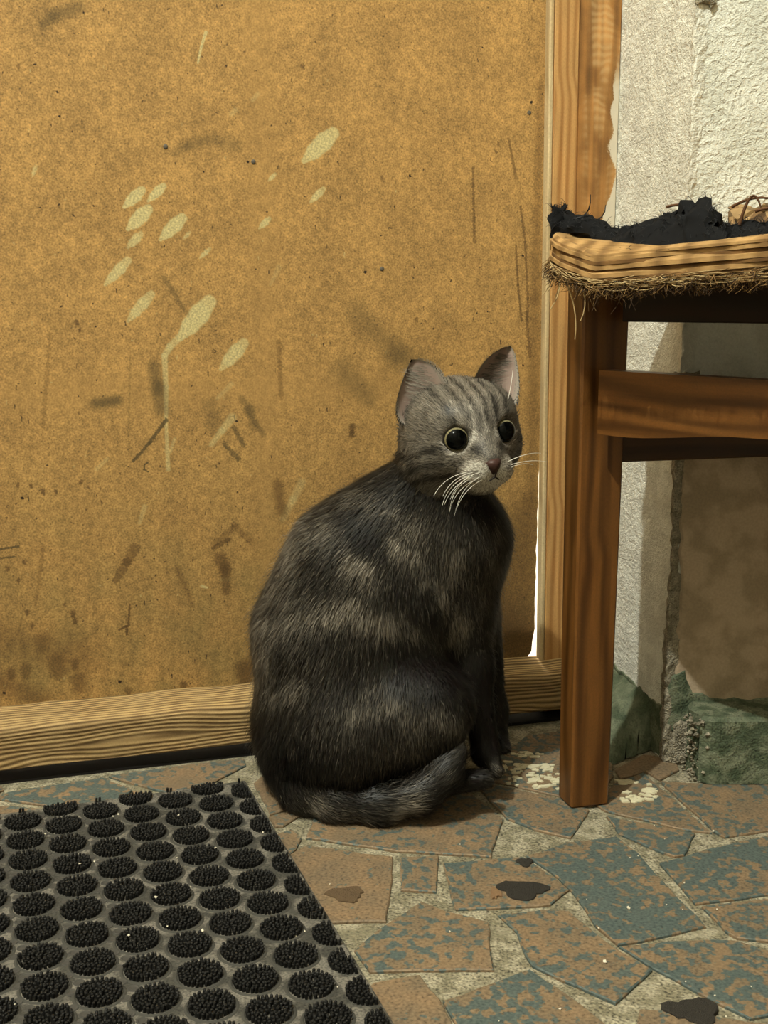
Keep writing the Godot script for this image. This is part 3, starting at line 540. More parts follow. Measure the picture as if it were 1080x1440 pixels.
func PATCHES() -> Array:   # tabby marks, painted sheen and painted crease shade on the body: [from (x, y), to (x, y), radius, lighter + / darker -]
	return [
		[Vector2(-0.0631, 0.2363), Vector2(-0.0293, 0.2311), 0.0115, 0.45], [Vector2(-0.0200, 0.2631), Vector2(0.0074, 0.2561), 0.0080, 0.50], [Vector2(0.0074, 0.2561), Vector2(0.0258, 0.2404), 0.0080, 0.50],
		[Vector2(-0.0230, 0.2234), Vector2(-0.0017, 0.2005), 0.0086, 0.85], [Vector2(0.0075, 0.2287), Vector2(0.0276, 0.2158), 0.0075, 0.80], [Vector2(0.0276, 0.2158), Vector2(0.0445, 0.1910), 0.0075, 0.80],
		[Vector2(0.0445, 0.1910), Vector2(0.0629, 0.1551), 0.0075, 0.80], [Vector2(0.0629, 0.1551), Vector2(0.0725, 0.1291), 0.0075, 0.80], [Vector2(-0.0493, 0.1737), Vector2(-0.0180, 0.1815), 0.0099, 1.00],
		[Vector2(-0.0180, 0.1815), Vector2(0.0076, 0.1671), 0.0099, 1.00], [Vector2(0.0076, 0.1671), Vector2(0.0291, 0.1563), 0.0099, 1.00], [Vector2(0.0349, 0.1593), Vector2(0.0583, 0.1443), 0.0076, 0.60],
		[Vector2(-0.0253, 0.0974), Vector2(0.0076, 0.1072), 0.0053, 0.55], [Vector2(0.0076, 0.1072), Vector2(0.0406, 0.0998), 0.0053, 0.55], [Vector2(0.0406, 0.0998), Vector2(0.0613, 0.0826), 0.0053, 0.55],
		[Vector2(0.0613, 0.0826), Vector2(0.0615, 0.0628), 0.0053, 0.55], [Vector2(-0.0760, 0.2187), Vector2(-0.0930, 0.1653), 0.0150, 0.75], [Vector2(-0.0930, 0.1653), Vector2(-0.0962, 0.1109), 0.0150, 0.75],  # grey sheen of the lit back, painted into the fur tone
		[Vector2(-0.0672, 0.1832), Vector2(-0.0703, 0.1170), 0.0104, 0.50], [Vector2(-0.0597, 0.0164), Vector2(-0.0418, 0.0101), 0.0084, 0.80], [Vector2(-0.0269, 0.0063), Vector2(-0.0149, 0.0063), 0.0060, 0.70],
		[Vector2(0.0000, 0.0101), Vector2(0.0239, 0.0190), 0.0072, 0.90], [Vector2(0.0393, 0.0290), Vector2(0.0488, 0.0353), 0.0060, 0.50], [Vector2(0.0623, 0.0491), Vector2(0.0710, 0.0616), 0.0095, -0.90],
		[Vector2(0.0731, 0.1291), Vector2(0.0830, 0.0553), 0.0129, -0.80], [Vector2(0.0907, 0.0369), Vector2(0.0961, 0.0325), 0.0048, 1.40], [Vector2(0.0304, 0.2445), Vector2(0.0576, 0.2187), 0.0138, 0.45],
		[Vector2(0.0576, 0.2187), Vector2(0.0670, 0.2028), 0.0138, 0.45], [Vector2(0.0692, 0.2129), Vector2(0.0865, 0.2070), 0.0115, 0.30], [Vector2(-0.0201, 0.2422), Vector2(-0.0017, 0.2234), 0.0086, -0.60],
		[Vector2(-0.0570, 0.2712), Vector2(0.0000, 0.2827), 0.0143, -0.35], [Vector2(0.0175, 0.1358), Vector2(0.0545, 0.1231), 0.0152, -1.00], [Vector2(0.0545, 0.1231), Vector2(0.0870, 0.1017), 0.0152, -1.00],  # dark arc: foreleg stripes and the shade between belly and thigh, painted in
		[Vector2(0.0870, 0.1017), Vector2(0.0799, 0.0628), 0.0152, -1.00], [Vector2(0.0663, 0.2584), Vector2(0.0985, 0.2492), 0.0080, -0.60], [Vector2(-0.1006, 0.0616), Vector2(-0.0238, 0.0397), 0.0237, -0.60],
		[Vector2(-0.0816, 0.1473), Vector2(-0.0351, 0.1291), 0.0152, -0.20], [Vector2(0.0000, 0.2070), Vector2(0.0349, 0.1653), 0.0058, -0.40], [Vector2(0.0595, 0.0303), Vector2(0.0890, 0.0491), 0.0179, -0.80],
		[Vector2(-0.0120, -0.0013), Vector2(-0.0060, 0.0177), 0.0054, -0.60], [Vector2(0.0328, 0.0114), Vector2(0.0357, 0.0303), 0.0054, -0.60], [Vector2(-0.0497, 0.1291), Vector2(0.0117, 0.1412), 0.0129, -0.15],
		[Vector2(0.0028, 0.2970), Vector2(0.0400, 0.2625), 0.0136, -0.40], [Vector2(0.0347, 0.1951), Vector2(0.0496, 0.1443), 0.0052, -0.50],
	]

# ---------------------------------------------------------------- the scene
func _ready() -> void:
	rng.seed = 5
	camera_and_light()
	room()
	door()
	chair()
	cat()
	mat_on_floor()
	debris()

func camera_and_light() -> void:
	var cam := Camera3D.new()
	cam.name = "camera"
	cam.position = Vector3(0, 0.415, 0)
	cam.rotation = Vector3(-atan(286.0 / 1650.0), 0, 0)
	cam.fov = rad_to_deg(2.0 * atan(720.0 / 1650.0))
	cam.near = 0.05
	cam.current = true
	add_child(cam)
	var env := Environment.new()
	env.background_mode = Environment.BG_COLOR
	env.background_color = Color.BLACK
	env.tonemap_mode = Environment.TONE_MAPPER_LINEAR
	env.tonemap_exposure = 1.0
	env.sdfgi_enabled = true
	env.ssao_enabled = true
	env.ssil_enabled = true
	var we := WorldEnvironment.new()
	we.name = "environment"
	we.environment = env
	add_child(we)
	bulb(Vector3(-0.88, 2.84, 0.58), 3.2, 9.2, Color(0.985, 1.0, 0.955), "bare ceiling bulb on a short cord in the hall")
	bulb(Vector3(0.05, 1.9, -1.62), 3.2, 3.2, Color(1.0, 0.98, 0.94), "bare ceiling bulb in the room behind the door")

func bulb(at: Vector3, ceiling: float, energy: float, color: Color, label: String) -> void:
	var t = tag(holder("ceiling_bulb", at), label, "lamp")
	var glass := mat(Color(1, 0.97, 0.9), 0.3)
	glass.emission_enabled = true
	glass.emission = color
	glass.emission_energy_multiplier = 12.0
	obj("bulb", smooth(lathe([Vector2(0.0, -0.045), Vector2(0.014, -0.042), Vector2(0.026, -0.03), Vector2(0.03, -0.015), Vector2(0.028, 0.0), Vector2(0.02, 0.02), Vector2(0.014, 0.035), Vector2(0.0, 0.035)], 24)), glass, t)
	obj("socket", lathe([Vector2(0.0, 0.035), Vector2(0.018, 0.035), Vector2(0.019, 0.07), Vector2(0.01, 0.08), Vector2(0.0, 0.08)], 20), mat(Color(0.06, 0.06, 0.06), 0.5), t)
	obj("cord", lathe([Vector2(0.003, 0.08), Vector2(0.003, ceiling - at.y - 0.001)], 8), mat(Color(0.2, 0.2, 0.2), 0.6), t)
	var l := OmniLight3D.new()
	l.name = "bulb_light"
	l.position = at + Vector3(0, -0.01, 0)
	l.light_color = color
	l.light_energy = energy
	l.light_size = 0.028
	l.omni_range = 12.0
	l.omni_attenuation = 2.0
	l.shadow_enabled = true
	add_child(l)

func slab(called: String, a: Vector3, b: Vector3, thick: float, y0: float, y1: float, m: Material, label: String) -> MeshInstance3D:
	# a wall whose face runs from a to b (on the floor plan); the thickness lies on the right-hand side of a -> b seen from above
	var d := (b - a)
	var len := d.length()
	d = d.normalized()
	var back := Vector3(-d.z, 0, d.x)
	var st := start()
	block(st, Vector3(0, y0, 0), Vector3(len, y1, thick), 0.001, 0, 1.0, 1.0)
	var o := obj(called, st.commit(), m)
	o.transform = Transform3D(Basis(d, Vector3.UP, back), Vector3(a.x, 0, a.z))
	tag(o, label, "", "structure")
	return o

func room() -> void:
	# floor: grout bed with the broken tiles set in it
	var grout := world_uv(mat(Color.WHITE, 0.95, blotch_tex(512, 31, Vector3(118, 111, 90), Vector3(150, 142, 120), 0.03, 0.55, 0.3), relief(512, 33, 0.05, false, 0.5), 0.25), 0.3)
	var st := start()
	block(st, Vector3(-2.1, -0.08, -2.3), Vector3(1.6, -0.0022, 2.4), 0.001, 0, 1.0, 1.0)
	var floor_ := obj("floor", st.commit(), grout)
	tag(floor_, "crazy-paved floor of broken brown and blue-grey tiles in pale grout", "", "structure")
	var rel := relief(512, 41, 0.03, false, 0.45)
	var looks := []
	for k in 5:
		var m := mat(Color.WHITE, 0.62, tile_tex(100 + k * 10, [0.14, 0.34, 0.46, 0.57, 0.5][k]), rel, 0.035)
		looks.append(m)
	rng.seed = 9
	var polys := []
	for t in TILES():
		polys.append(PackedVector2Array(t[1]))
		tile(floor_, t[1], looks[t[0]])
	# tiles of the same kind carry on where the photograph does not look
	for iz in range(0, 15):
		for ix in range(0, 17):
			var c := Vector2(-1.25 + ix * 0.155 + (iz % 2) * 0.07, -1.14 + iz * 0.135)
			var seen_ := c.y > -1.3 and absf(c.x) < -c.y * 0.335 + 0.085 and c.y < -0.52 and c.y > -1.02 and c.x > -0.2
			var behind := Vector3(c.x - DOOR_AT.x, 0, c.y - DOOR_AT.z).dot(THROUGH) > -0.03 or (c.x > 0.18 and c.y < -0.93)
			var under_mat := c.x < 0.02 and c.x > -0.62 and c.y > -0.9 and c.y < -0.45
			var quad_ := []
			for e in [[-1, -1], [1, -1], [1, 1], [-1, 1]]:
				quad_.append(c + Vector2(e[0] * 0.068, e[1] * 0.058) + Vector2(rng.randf_range(-0.022, 0.012), rng.randf_range(-0.018, 0.014)))
			var look := rng.randi() % 5
			if seen_ or behind or under_mat: continue
			var hit := false
			for p in polys:
				if Geometry2D.intersect_polygons(p, PackedVector2Array(quad_)).size() > 0: hit = true
			if not hit: tile(floor_, quad_, looks[look])
	var sb := start()
	block(sb, Vector3(-1.9, -0.003, -2.05), Vector3(1.0, 0.001, -1.36), 0.0005, 0, 1.0, 1.0)
	tag(obj("floor_back", sb.commit(), mat(Color(0.93, 0.92, 0.89), 0.7)), "white floor of the room behind the door", "", "structure")
	var chip_mats := [mat(c8(46, 42, 36), 0.9, null, rel, 0.2), mat(c8(92, 74, 53), 0.9, null, rel, 0.2), mat(c8(126, 98, 70), 0.9, null, rel, 0.1)]
	for c in CHIPS():
		var pts := []
		for k in 26:
			var a := k * TAU / 26
			pts.append(c[0] + Vector2(cos(a) * c[1], sin(a) * c[2]) * (rng.randf_range(0.8, 1.02) + 0.18 * sin(a * 3.0 + c[0].x * 90.0)))
		var s2 := start()
		plate(s2, PackedVector2Array(pts), 0.0013, -0.003, 0.0006, 0.1)
		obj("stone_chip", s2.commit(), chip_mats[c[3]], floor_)
	var paint := mat(c8(204, 196, 166), 0.7, null, rel, 0.1)
	var s5 := start()
	for c in SPATTER():
		for q in 4 + int(c[1] * 1100):
			var mid: Vector2 = c[0] + Vector2.from_angle(rng.randf() * TAU) * sqrt(rng.randf()) * Vector2(c[1], c[2])
			var size := rng.randf_range(0.0010, 0.0036)
			var pts := []
			for k in 9:
				pts.append(mid + Vector2.from_angle(k * TAU / 9) * Vector2(size * 1.5, size) * rng.randf_range(0.45, 1.15))
			plate(s5, PackedVector2Array(pts), rng.randf_range(0.0006, 0.0016), -0.0005, 0.0003, 0.1)
	obj("paint_flecks", s5.commit(), paint, floor_).set_meta("kind", "stuff")

	# walls
	var white := world_uv(mat(Color.WHITE, 0.9, blotch_tex(512, 51, Vector3(200, 199, 186), Vector3(214, 213, 201), 0.01, 0.08), relief(768, 52, 0.035, true, 0.25, 20.0), 0.22), 0.3)
	var coarse := world_uv(mat(Color.WHITE, 0.92, blotch_tex(512, 53, Vector3(200, 197, 184), Vector3(218, 216, 203), 0.012, 0.14), relief(512, 54, 0.06, false, 0.4), 0.22), 0.2)
	var plain := mat(c8(150, 144, 130), 0.9)
	var edge_a := DOOR_AT + ALONG * 0.0745            # where the frame meets the plaster return
	var corner := Vector3(0.262, 0, -1.037)
	# the return beside the door frame: white above, green below
	slab("wall_return", edge_a, corner, -0.16, 0.0, 3.2, coarse, "narrow rough white plaster return between door frame and corner")
	slab("wall_right", corner, Vector3(1.5, 0, -1.05), -0.12, 0.0, 3.2, white, "white stucco wall behind the chair")
	wall_details(corner, edge_a, coarse)
	var wall_left_end := DOOR_AT - ALONG * 2.2
	var head := DOOR_AT - ALONG * 0.90
	slab("wall_left", wall_left_end, head, -0.12, 0.0, 3.2, white, "plaster wall left of the door")
	slab("wall_over", head, edge_a + ALONG * 0.2, -0.12, 2.07, 3.2, white, "plaster wall above the door")
	slab("wall_west", Vector3(-1.9, 0, 2.2), Vector3(-1.9, 0, -2.1), -0.1, 0.0, 3.2, plain, "plain hall wall on the left")
	slab("wall_east", Vector3(1.45, 0, -1.0), Vector3(1.45, 0, 2.2), -0.1, 0.0, 3.2, plain, "plain hall wall on the right")
	slab("wall_south", Vector3(1.5, 0, 2.2), Vector3(-2.0, 0, 2.2), -0.1, 0.0, 3.2, plain, "plain hall wall behind the camera")
	slab("wall_back", Vector3(-1.9, 0, -2.05), Vector3(1.5, 0, -2.05), -0.1, 0.0, 3.2, mat(Color(0.95, 0.95, 0.93), 0.9), "white wall of the room behind the door")
	slab("wall_back_side", Vector3(1.0, 0, -2.1), Vector3(1.0, 0, -1.16), -0.1, 0.0, 3.2, mat(Color(0.95, 0.95, 0.93), 0.9), "white side wall of the room behind the door")
	var s3 := start()
	block(s3, Vector3(-2.1, 3.2, -2.3), Vector3(1.6, 3.3, 2.4), 0.001, 0, 1.0, 1.0)
	tag(obj("ceiling", s3.commit(), mat(c8(170, 165, 154), 0.9)), "plain white ceiling", "", "structure")

func tile(floor_: Node, pts: Array, m: Material) -> void:
	var s := start()
	var o := rough_outline(pts, 0.011, 0.0007)
	var tilt := Vector2(rng.randf_range(-0.004, 0.004), rng.randf_range(-0.004, 0.004))
	var c := Vector2.ZERO
	for p in pts: c += p / pts.size()
	plate(s, o, 0.0, -0.006, 0.0009, 0.4, func(p: Vector2) -> float: return (p - c).dot(tilt))
	obj("tile", s.commit(), m, floor_)

# an uneven layer standing on a wall face: outline in (along, up), proud of the face
func daub(called: String, parent: Node3D, a: Vector3, along: Vector3, outward: Vector3, outline: Array, proud: float, m: Material, jitter := 0.003, step := 0.01) -> MeshInstance3D:
	var st := start()
	plate(st, rough_outline(outline, step, jitter), proud, 0.0, minf(proud * 0.7, 0.002), 0.3)
	var o := obj(called, st.commit(), m, parent)
	var up := Vector3.UP
	var t := Transform3D(Basis(along, outward, up), a)      # outline x -> along, y -> up, plate's y -> outward
	o.transform = parent.transform.affine_inverse() * t
	return o

func wall_details(corner: Vector3, edge_a: Vector3, coarse: Material) -> void:
	var green := world_uv(mat(Color.WHITE, 0.75, blotch_tex(512, 61, Vector3(66, 76, 56), Vector3(108, 112, 90), 0.02, 0.35, 0.3), relief(512, 62, 0.04, false, 0.4), 0.2), 0.25)
	var brownish := world_uv(mat(Color.WHITE, 0.85, blotch_tex(512, 63, Vector3(150, 132, 108), Vector3(172, 152, 128), 0.015, 0.12, 0.0), relief(512, 64, 0.02, false, 0.25), 0.12), 0.3)
	var bare := world_uv(mat(Color.WHITE, 0.95, blotch_tex(512, 65, Vector3(118, 110, 92), Vector3(152, 143, 124), 0.03, 0.5, 0.3), relief(512, 66, 0.05, false, 0.5), 0.35), 0.2)
	var wa: Node3D = get_node("wall_return")
	var wb: Node3D = get_node("wall_right")
	var da := (corner - edge_a).normalized()
	var na := Vector3(da.z, 0, -da.x)
	if na.x > 0.0: na = -na
	var db := (Vector3(1.5, 0, -1.05) - corner).normalized()
	var nb := Vector3(-db.z, 0, db.x)
	var la := (corner - edge_a).length()
	# green skirting paint on the return, its upper edge ragged
	daub("green_paint", wa, edge_a, da, na, [Vector2(0, 0), Vector2(la, 0), Vector2(la, 0.052), Vector2(la - 0.03, 0.05), Vector2(0.07, 0.052), Vector2(0, 0.06)], 0.0012, green, 0.0022, 0.006)
	# smooth brownish plaster on the lower part of the right wall, green strip under it
	daub("plaster_patch", wb, corner, db, nb, [Vector2(0.004, 0.052), Vector2(1.1, 0.054), Vector2(1.1, 0.335), Vector2(0.005, 0.33), Vector2(0.002, 0.25), Vector2(0.006, 0.16)], 0.0035, brownish, 0.002, 0.012)
	daub("green_paint", wb, corner, db, nb, [Vector2(0.0, 0.03), Vector2(1.1, 0.03), Vector2(1.1, 0.062), Vector2(0.05, 0.062), Vector2(0.02, 0.068), Vector2(0.012, 0.09), Vector2(0.0, 0.085)], 0.0045, green, 0.002, 0.008)
	# crumbling edge where the two walls meet
	rng.seed = 21
	for part in [[0.0, 0.36, 1.5, bare], [0.36, 1.2, 0.85, coarse]]:
		var rings := []
		var n := int((part[1] - part[0]) / 0.006)
		var st := start()
		for i in n + 1:
			var y: float = lerpf(part[0], part[1], float(i) / n)
			var wide: float = (0.0052 + 0.0022 * sin(y * 23.0) + rng.randf_range(-0.0016, 0.0016)) * part[2]
			var ring := []
			for k in 7:
				var f := (k - 3) / 3.0
				var base := corner + (db * f if f > 0 else da * f) * wide * 1.35
				var o: Vector3 = (na + nb).normalized() * (0.0036 * (1.0 - f * f) + 0.0003 + rng.randf_range(-0.0013, 0.0013)) * part[2]
				ring.append(base + o + Vector3(0, y + rng.randf_range(-0.002, 0.002), 0))
			rings.append(ring)
		for i in n:
			for k in 6:
				quad(st, rings[i][k], rings[i][k + 1], rings[i + 1][k + 1], rings[i + 1][k], na + nb, 1, 0.2, 0.2)
		var crack := obj("crumbling_edge", st.commit(), part[3], wb)
		crack.transform = wb.transform.affine_inverse()
	# chipped hole high on the edge
	daub("plaster_chip", wb, corner, db, nb, [Vector2(-0.002, 0.665), Vector2(0.012, 0.662), Vector2(0.016, 0.675), Vector2(0.006, 0.69), Vector2(-0.002, 0.684)], 0.0045, bare, 0.002, 0.004)
	daub("plaster_chip", wb, corner, db, nb, [Vector2(0.0, 0.0), Vector2(0.028, 0.0), Vector2(0.026, 0.03), Vector2(0.015, 0.042), Vector2(0.004, 0.036)], 0.006, bare, 0.002, 0.004)
	# mound of green painted plaster at the foot of the return
	var mound := start()
	var foot := [Vector3(0.190, 0, -1.030), Vector3(0.2146, 0, -1.0330), Vector3(0.228, 0, -1.046), Vector3(0.243, 0, -1.058), Vector3(0.256, 0, -1.066)]
	var grid_ := []
	for i in 17:
		var f := i / 4.0
		var k := mini(int(f), 3)
		var a: Vector3 = foot[k].lerp(foot[k + 1], f - k)
		var b := edge_a.lerp(corner, 0.05 + 0.72 * i / 16.0) + Vector3(0, 0.050, 0) + na * 0.0015
		var row := []
		for j in 9:
			var g := j / 8.0
			var p := a.lerp(b, g)
			p.y = 0.052 * pow(g, 0.62) - 0.001 + (rng.randf_range(-0.0012, 0.0012) if j > 0 else 0.0)
			row.append(p + Vector3(rng.randf_range(-0.001, 0.001), 0, rng.randf_range(-0.001, 0.001)))
		grid_.append(row)
	for i in 16:
		for j in 8: quad(mound, grid_[i][j], grid_[i + 1][j], grid_[i + 1][j + 1], grid_[i][j + 1], Vector3(-0.6, 0.5, 0.6), 1, 0.2, 0.2)
	var mo := obj("plaster_mound", smooth(mound.commit()), green, wa)
	mo.transform = wa.transform.affine_inverse()
	# concrete plinth along the right wall, painted green, its left end broken
	var outline := [Vector2(0.281, -1.04), Vector2(0.276, -1.02), Vector2(0.283, -1.003), Vector2(0.279, -0.992), Vector2(0.288, -0.985), Vector2(0.6, -0.986), Vector2(1.45, -0.99), Vector2(1.45, -1.04)]
	var s2 := start()
	plate(s2, rough_outline(outline, 0.008, 0.0012), 0.06, -0.001, 0.004, 0.3)
	var pl := obj("baseboard_right", s2.commit(), green)
	tag(pl, "thick green painted concrete skirting with broken left end under stucco wall", "", "structure")
	var s4 := start()
	for k in 110:
		var p := Vector3(0.278 + rng.randf_range(-0.006, 0.008), rng.randf_range(0.0, 0.058), rng.randf_range(-1.025, -0.985))
		pebble(s4, p, rng.randf_range(0.0012, 0.0038))
	obj("broken_end", s4.commit(), bare, pl)

func pebble(st: SurfaceTool, p: Vector3, r: float) -> void:
	var c := []
	for d in [Vector3.RIGHT, Vector3.BACK, Vector3.LEFT, Vector3.FORWARD]:
		c.append(p + d.rotated(Vector3.UP, 0.4) * r * rng.randf_range(0.6, 1.1) + Vector3(0, rng.randf_range(-0.2, 0.2) * r, 0))
	var top := p + Vector3(rng.randf_range(-0.3, 0.3), 0.7, rng.randf_range(-0.3, 0.3)) * r
	var low := p - Vector3(0, 0.7, 0) * r
	for k in 4:
		var a: Vector3 = c[k]
		var b: Vector3 = c[(k + 1) % 4]
		tri(st, a, b, top, (a + b + top) / 3.0 - p, 1, 0.2, 0.2)
		tri(st, a, b, low, (a + b + low) / 3.0 - p, 1, 0.2, 0.2)

func door() -> void:
	# door space: x along the leaf to the right, y up, z out of the leaf towards the hall; origin at the hardboard's right edge
	var B := Basis(ALONG, Vector3.UP, -THROUGH)
	var d = holder("door_1", DOOR_AT, B)
	tag(d, "door faced with worn brown hardboard, timber rail along its bottom", "", "structure")
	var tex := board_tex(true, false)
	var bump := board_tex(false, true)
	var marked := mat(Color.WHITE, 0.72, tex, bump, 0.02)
	var bare := mat(Color.WHITE, 0.72, board_tex(false, false))
	# hardboard sheet: right edge nibbled, lower corner broken off
	var st := start()
	var edge := [Vector2(-0.014, 0.05), Vector2(-0.0075, 0.058), Vector2(-0.0030, 0.064), Vector2(-0.0022, 0.075), Vector2(0.0002, 0.088)]
	rng.seed = 3
	var y := 0.1
	while y < TEXH - 0.002:
		edge.append(Vector2(lerpf(-0.0002, 0.0016, smoothstep(0.10, 0.36, y)) + rng.randf_range(-0.0007, 0.0005), y))
		y += 0.007
	edge.append(Vector2(0.0005, TEXH))
	for k in edge.size() - 1:
		var a: Vector2 = edge[k]
		var b: Vector2 = edge[k + 1]
		for q in [[Vector3(-TEX, a.y, 0), Vector3(a.x, a.y, 0), Vector3(b.x, b.y, 0), Vector3(-TEX, b.y, 0), Vector3.BACK], [Vector3(a.x, a.y, 0), Vector3(a.x, a.y, -0.004), Vector3(b.x, b.y, -0.004), Vector3(b.x, b.y, 0), Vector3.RIGHT], [Vector3(-TEX, a.y, -0.004), Vector3(a.x, a.y, -0.004), Vector3(b.x, b.y, -0.004), Vector3(-TEX, b.y, -0.004), Vector3.FORWARD]]:
			for t in [[0, 1, 2], [0, 2, 3]]:
				var p := [q[t[0]], q[t[1]], q[t[2]]]
				var out: Vector3 = q[4]
				var nn: Vector3 = (p[1] - p[0]).cross(p[2] - p[0])
				if nn.dot(out) > 0: p = [p[0], p[2], p[1]]
				for v in p: vert(st, v, out, Vector2((v.x + TEX) / TEX, 1.0 - v.y / TEXH))
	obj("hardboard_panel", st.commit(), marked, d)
	var s2 := start()
	for r in [[Vector3(-0.86, 0.05, -0.004), Vector3(-TEX, TEXH, 0)], [Vector3(-0.86, TEXH, -0.004), Vector3(0.0003, 2.02, 0)]]:
		block(s2, r[0], r[1], 0.0002, 0, TEX, TEXH)
	obj("hardboard_panel", s2.commit(), bare, d)
	var pine := wood(512, 256, 201, Vector3(150, 104, 56), Vector3(190, 146, 90), 12.0, 1.6, 0.8)
	var pine_m := mat(Color.WHITE, 0.55, pine[0], pine[1], 0.02)
	for x in [-0.80, -0.075]:
		obj("stile", block_mesh(Vector3(x, 0.02, -0.034), Vector3(x + 0.05, 2.02, -0.0045), 0.002, 1, 0.4, 0.1), pine_m, d)
	# weathered bottom rail, worn round on its upper edge
	var fir := wood(1400, 180, 211, Vector3(78, 58, 32), Vector3(182, 152, 104), 26.0, 1.3, 2.2, Vector2(0.545, 0.30))
	var fir_m := mat(Color.WHITE, 0.8, fir[0], fir[1], 0.12)
	var s3 := start()
	var prof := [Vector2(0.0, 0.012), Vector2(0.0385, 0.0127), Vector2(0.040, 0.0145), Vector2(0.0402, 0.030), Vector2(0.0402, 0.0455), Vector2(0.0391, 0.0490), Vector2(0.0365, 0.0512), Vector2(0.020, 0.0552), Vector2(0.0, 0.0590)]
	var x0 := -0.86
	var x1 := 0.0315
	var nx := 60
	var nz := FastNoiseLite.new()
	nz.seed = 4
	nz.frequency = 9.0
	var along_v := [0.0]
	for k in prof.size() - 1: along_v.append(along_v[-1] + prof[k].distance_to(prof[k + 1]))
	var at := func(i: int, k: int) -> Vector3:
		var x := lerpf(x0, x1, float(i) / nx)
		var w := nz.get_noise_2d(x, k * 0.03) * 0.0022
		return Vector3(x, prof[k].y + w, maxf(prof[k].x + (w if k > 0 and k < prof.size() - 1 else 0.0), 0.0))
	for i in nx:
		for k in prof.size() - 1:
			var q := [at.call(i, k), at.call(i + 1, k), at.call(i + 1, k + 1), at.call(i, k + 1)]
			var uv := [Vector2(float(i) / nx * 1.6, along_v[k] / 0.1), Vector2(float(i + 1) / nx * 1.6, along_v[k] / 0.1), Vector2(float(i + 1) / nx * 1.6, along_v[k + 1] / 0.1), Vector2(float(i) / nx * 1.6, along_v[k + 1] / 0.1)]
			var e: Vector2 = prof[k + 1] - prof[k]
			var out := Vector3(0, -e.x, e.y).normalized()
			for t in [[0, 1, 2], [0, 2, 3]]:
				var o: Array = t
				var nn: Vector3 = (q[t[1]] - q[t[0]]).cross(q[t[2]] - q[t[0]])
				if nn.dot(out) > 0: o = [t[0], t[2], t[1]]
				for v in o: vert(s3, q[v], out, uv[v])
	for i in [0, nx]:
		for k in range(1, prof.size() - 1):
			tri(s3, at.call(i, 0), at.call(i, k), at.call(i, k + 1), Vector3.LEFT if i == 0 else Vector3.RIGHT, 0, 0.5, 0.1)
	obj("bottom_rail", s3.commit(), fir_m, d)
	for p in [Vector2(-0.365, 0.555), Vector2(-0.287, 0.545), Vector2(-0.166, 0.452), Vector2(-0.018, 0.60)]:
		var nail := obj("nail", lathe([Vector2(0.0021, 0.0), Vector2(0.0021, 0.0005), Vector2(0.0012, 0.0009), Vector2(0.0, 0.001)], 10), mat(c8(92, 84, 72), 0.5), d)
		nail.transform = Transform3D(Basis(Vector3.RIGHT, Vector3.BACK, Vector3.DOWN), Vector3(p.x, p.y, 0))
	obj("shade_strip", block_mesh(Vector3(-0.9, -0.003, -0.09), Vector3(0.032, 0.0008, 0.033), 0.0005, 0, 0.5, 0.1), mat(c8(22, 18, 14), 0.95), d)  # dark strip, dirt and the shade under the bottom rail put into its colour
	obj("light_stop", block_mesh(Vector3(-0.9, 0.0009, -0.085), Vector3(0.03, 0.0112, -0.045), 0.0005, 0, 0.5, 0.1), mat(c8(30, 25, 20), 0.95), d)  # unseen block added to keep back room light out of the gap
	# the frame: a planed board with a paler inner edge, a wider board beside it, and the same on the far side
	var f = holder("trim_1", DOOR_AT, B)
	tag(f, "pine door frame of two upright boards right of the door", "", "structure")
	var pale := wood(512, 128, 221, Vector3(160, 136, 98), Vector3(196, 174, 134), 3.0, 2.0, 0.8)
	var pale_m := mat(Color.WHITE, 0.6, pale[0], pale[1], 0.02)
	var st4 := start()
	block(st4, Vector3(0.0, 0.0, -0.006), Vector3(0.0255, 2.06, 0.011), 0.0008, 1, 0.4, 0.1)
	var in_board := obj("inner_board", st4.commit(), pine_m, f)
	in_board.position = Vector3(0.0078, 0, 0)
	in_board.rotation.z = 0.0085
	var strip := obj("edge_strip", block_mesh(Vector3(-0.0048, 0.0, -0.001), Vector3(0.0, 2.06, 0.0102), 0.0012, 1, 0.4, 0.1), pale_m, f)
	strip.position = in_board.position
	strip.rotation = in_board.rotation
	var film := film_tex()
	var board2 := mat(Color.WHITE, 0.45, film[0], film[1], 0.03)
	var s5 := start()
	block(s5, Vector3(0.0265, 0.0, -0.02), Vector3(0.0735, 2.06, 0.0085), 0.001, 1, 0.76, 0.047)
	obj("outer_board", film_uv(s5.commit(), 0.0265, 0.0735), board2, f)
	for x in [-0.92]:
		obj("far_board", block_mesh(Vector3(x, 0.0, -0.02), Vector3(x + 0.055, 2.06, 0.011), 0.001, 1, 0.4, 0.1), pine_m, f)
	obj("head_board", block_mesh(Vector3(-0.92, 2.03, -0.02), Vector3(0.0735, 2.10, 0.0115), 0.001, 0, 0.4, 0.1), pine_m, f)

func film_uv(m: ArrayMesh, x0: float, x1: float) -> ArrayMesh:
	var a := m.surface_get_arrays(0)
	var v: PackedVector3Array = a[Mesh.ARRAY_VERTEX]
	var uv: PackedVector2Array = a[Mesh.ARRAY_TEX_UV]
	for i in v.size():
		uv[i] = Vector2((v[i].x - x0) / (x1 - x0) * 0.98 + 0.01, 1.0 - v[i].y / TEXH)
	a[Mesh.ARRAY_TEX_UV] = uv
	var r := ArrayMesh.new()
	r.add_surface_from_arrays(Mesh.PRIMITIVE_TRIANGLES, a)
	return r

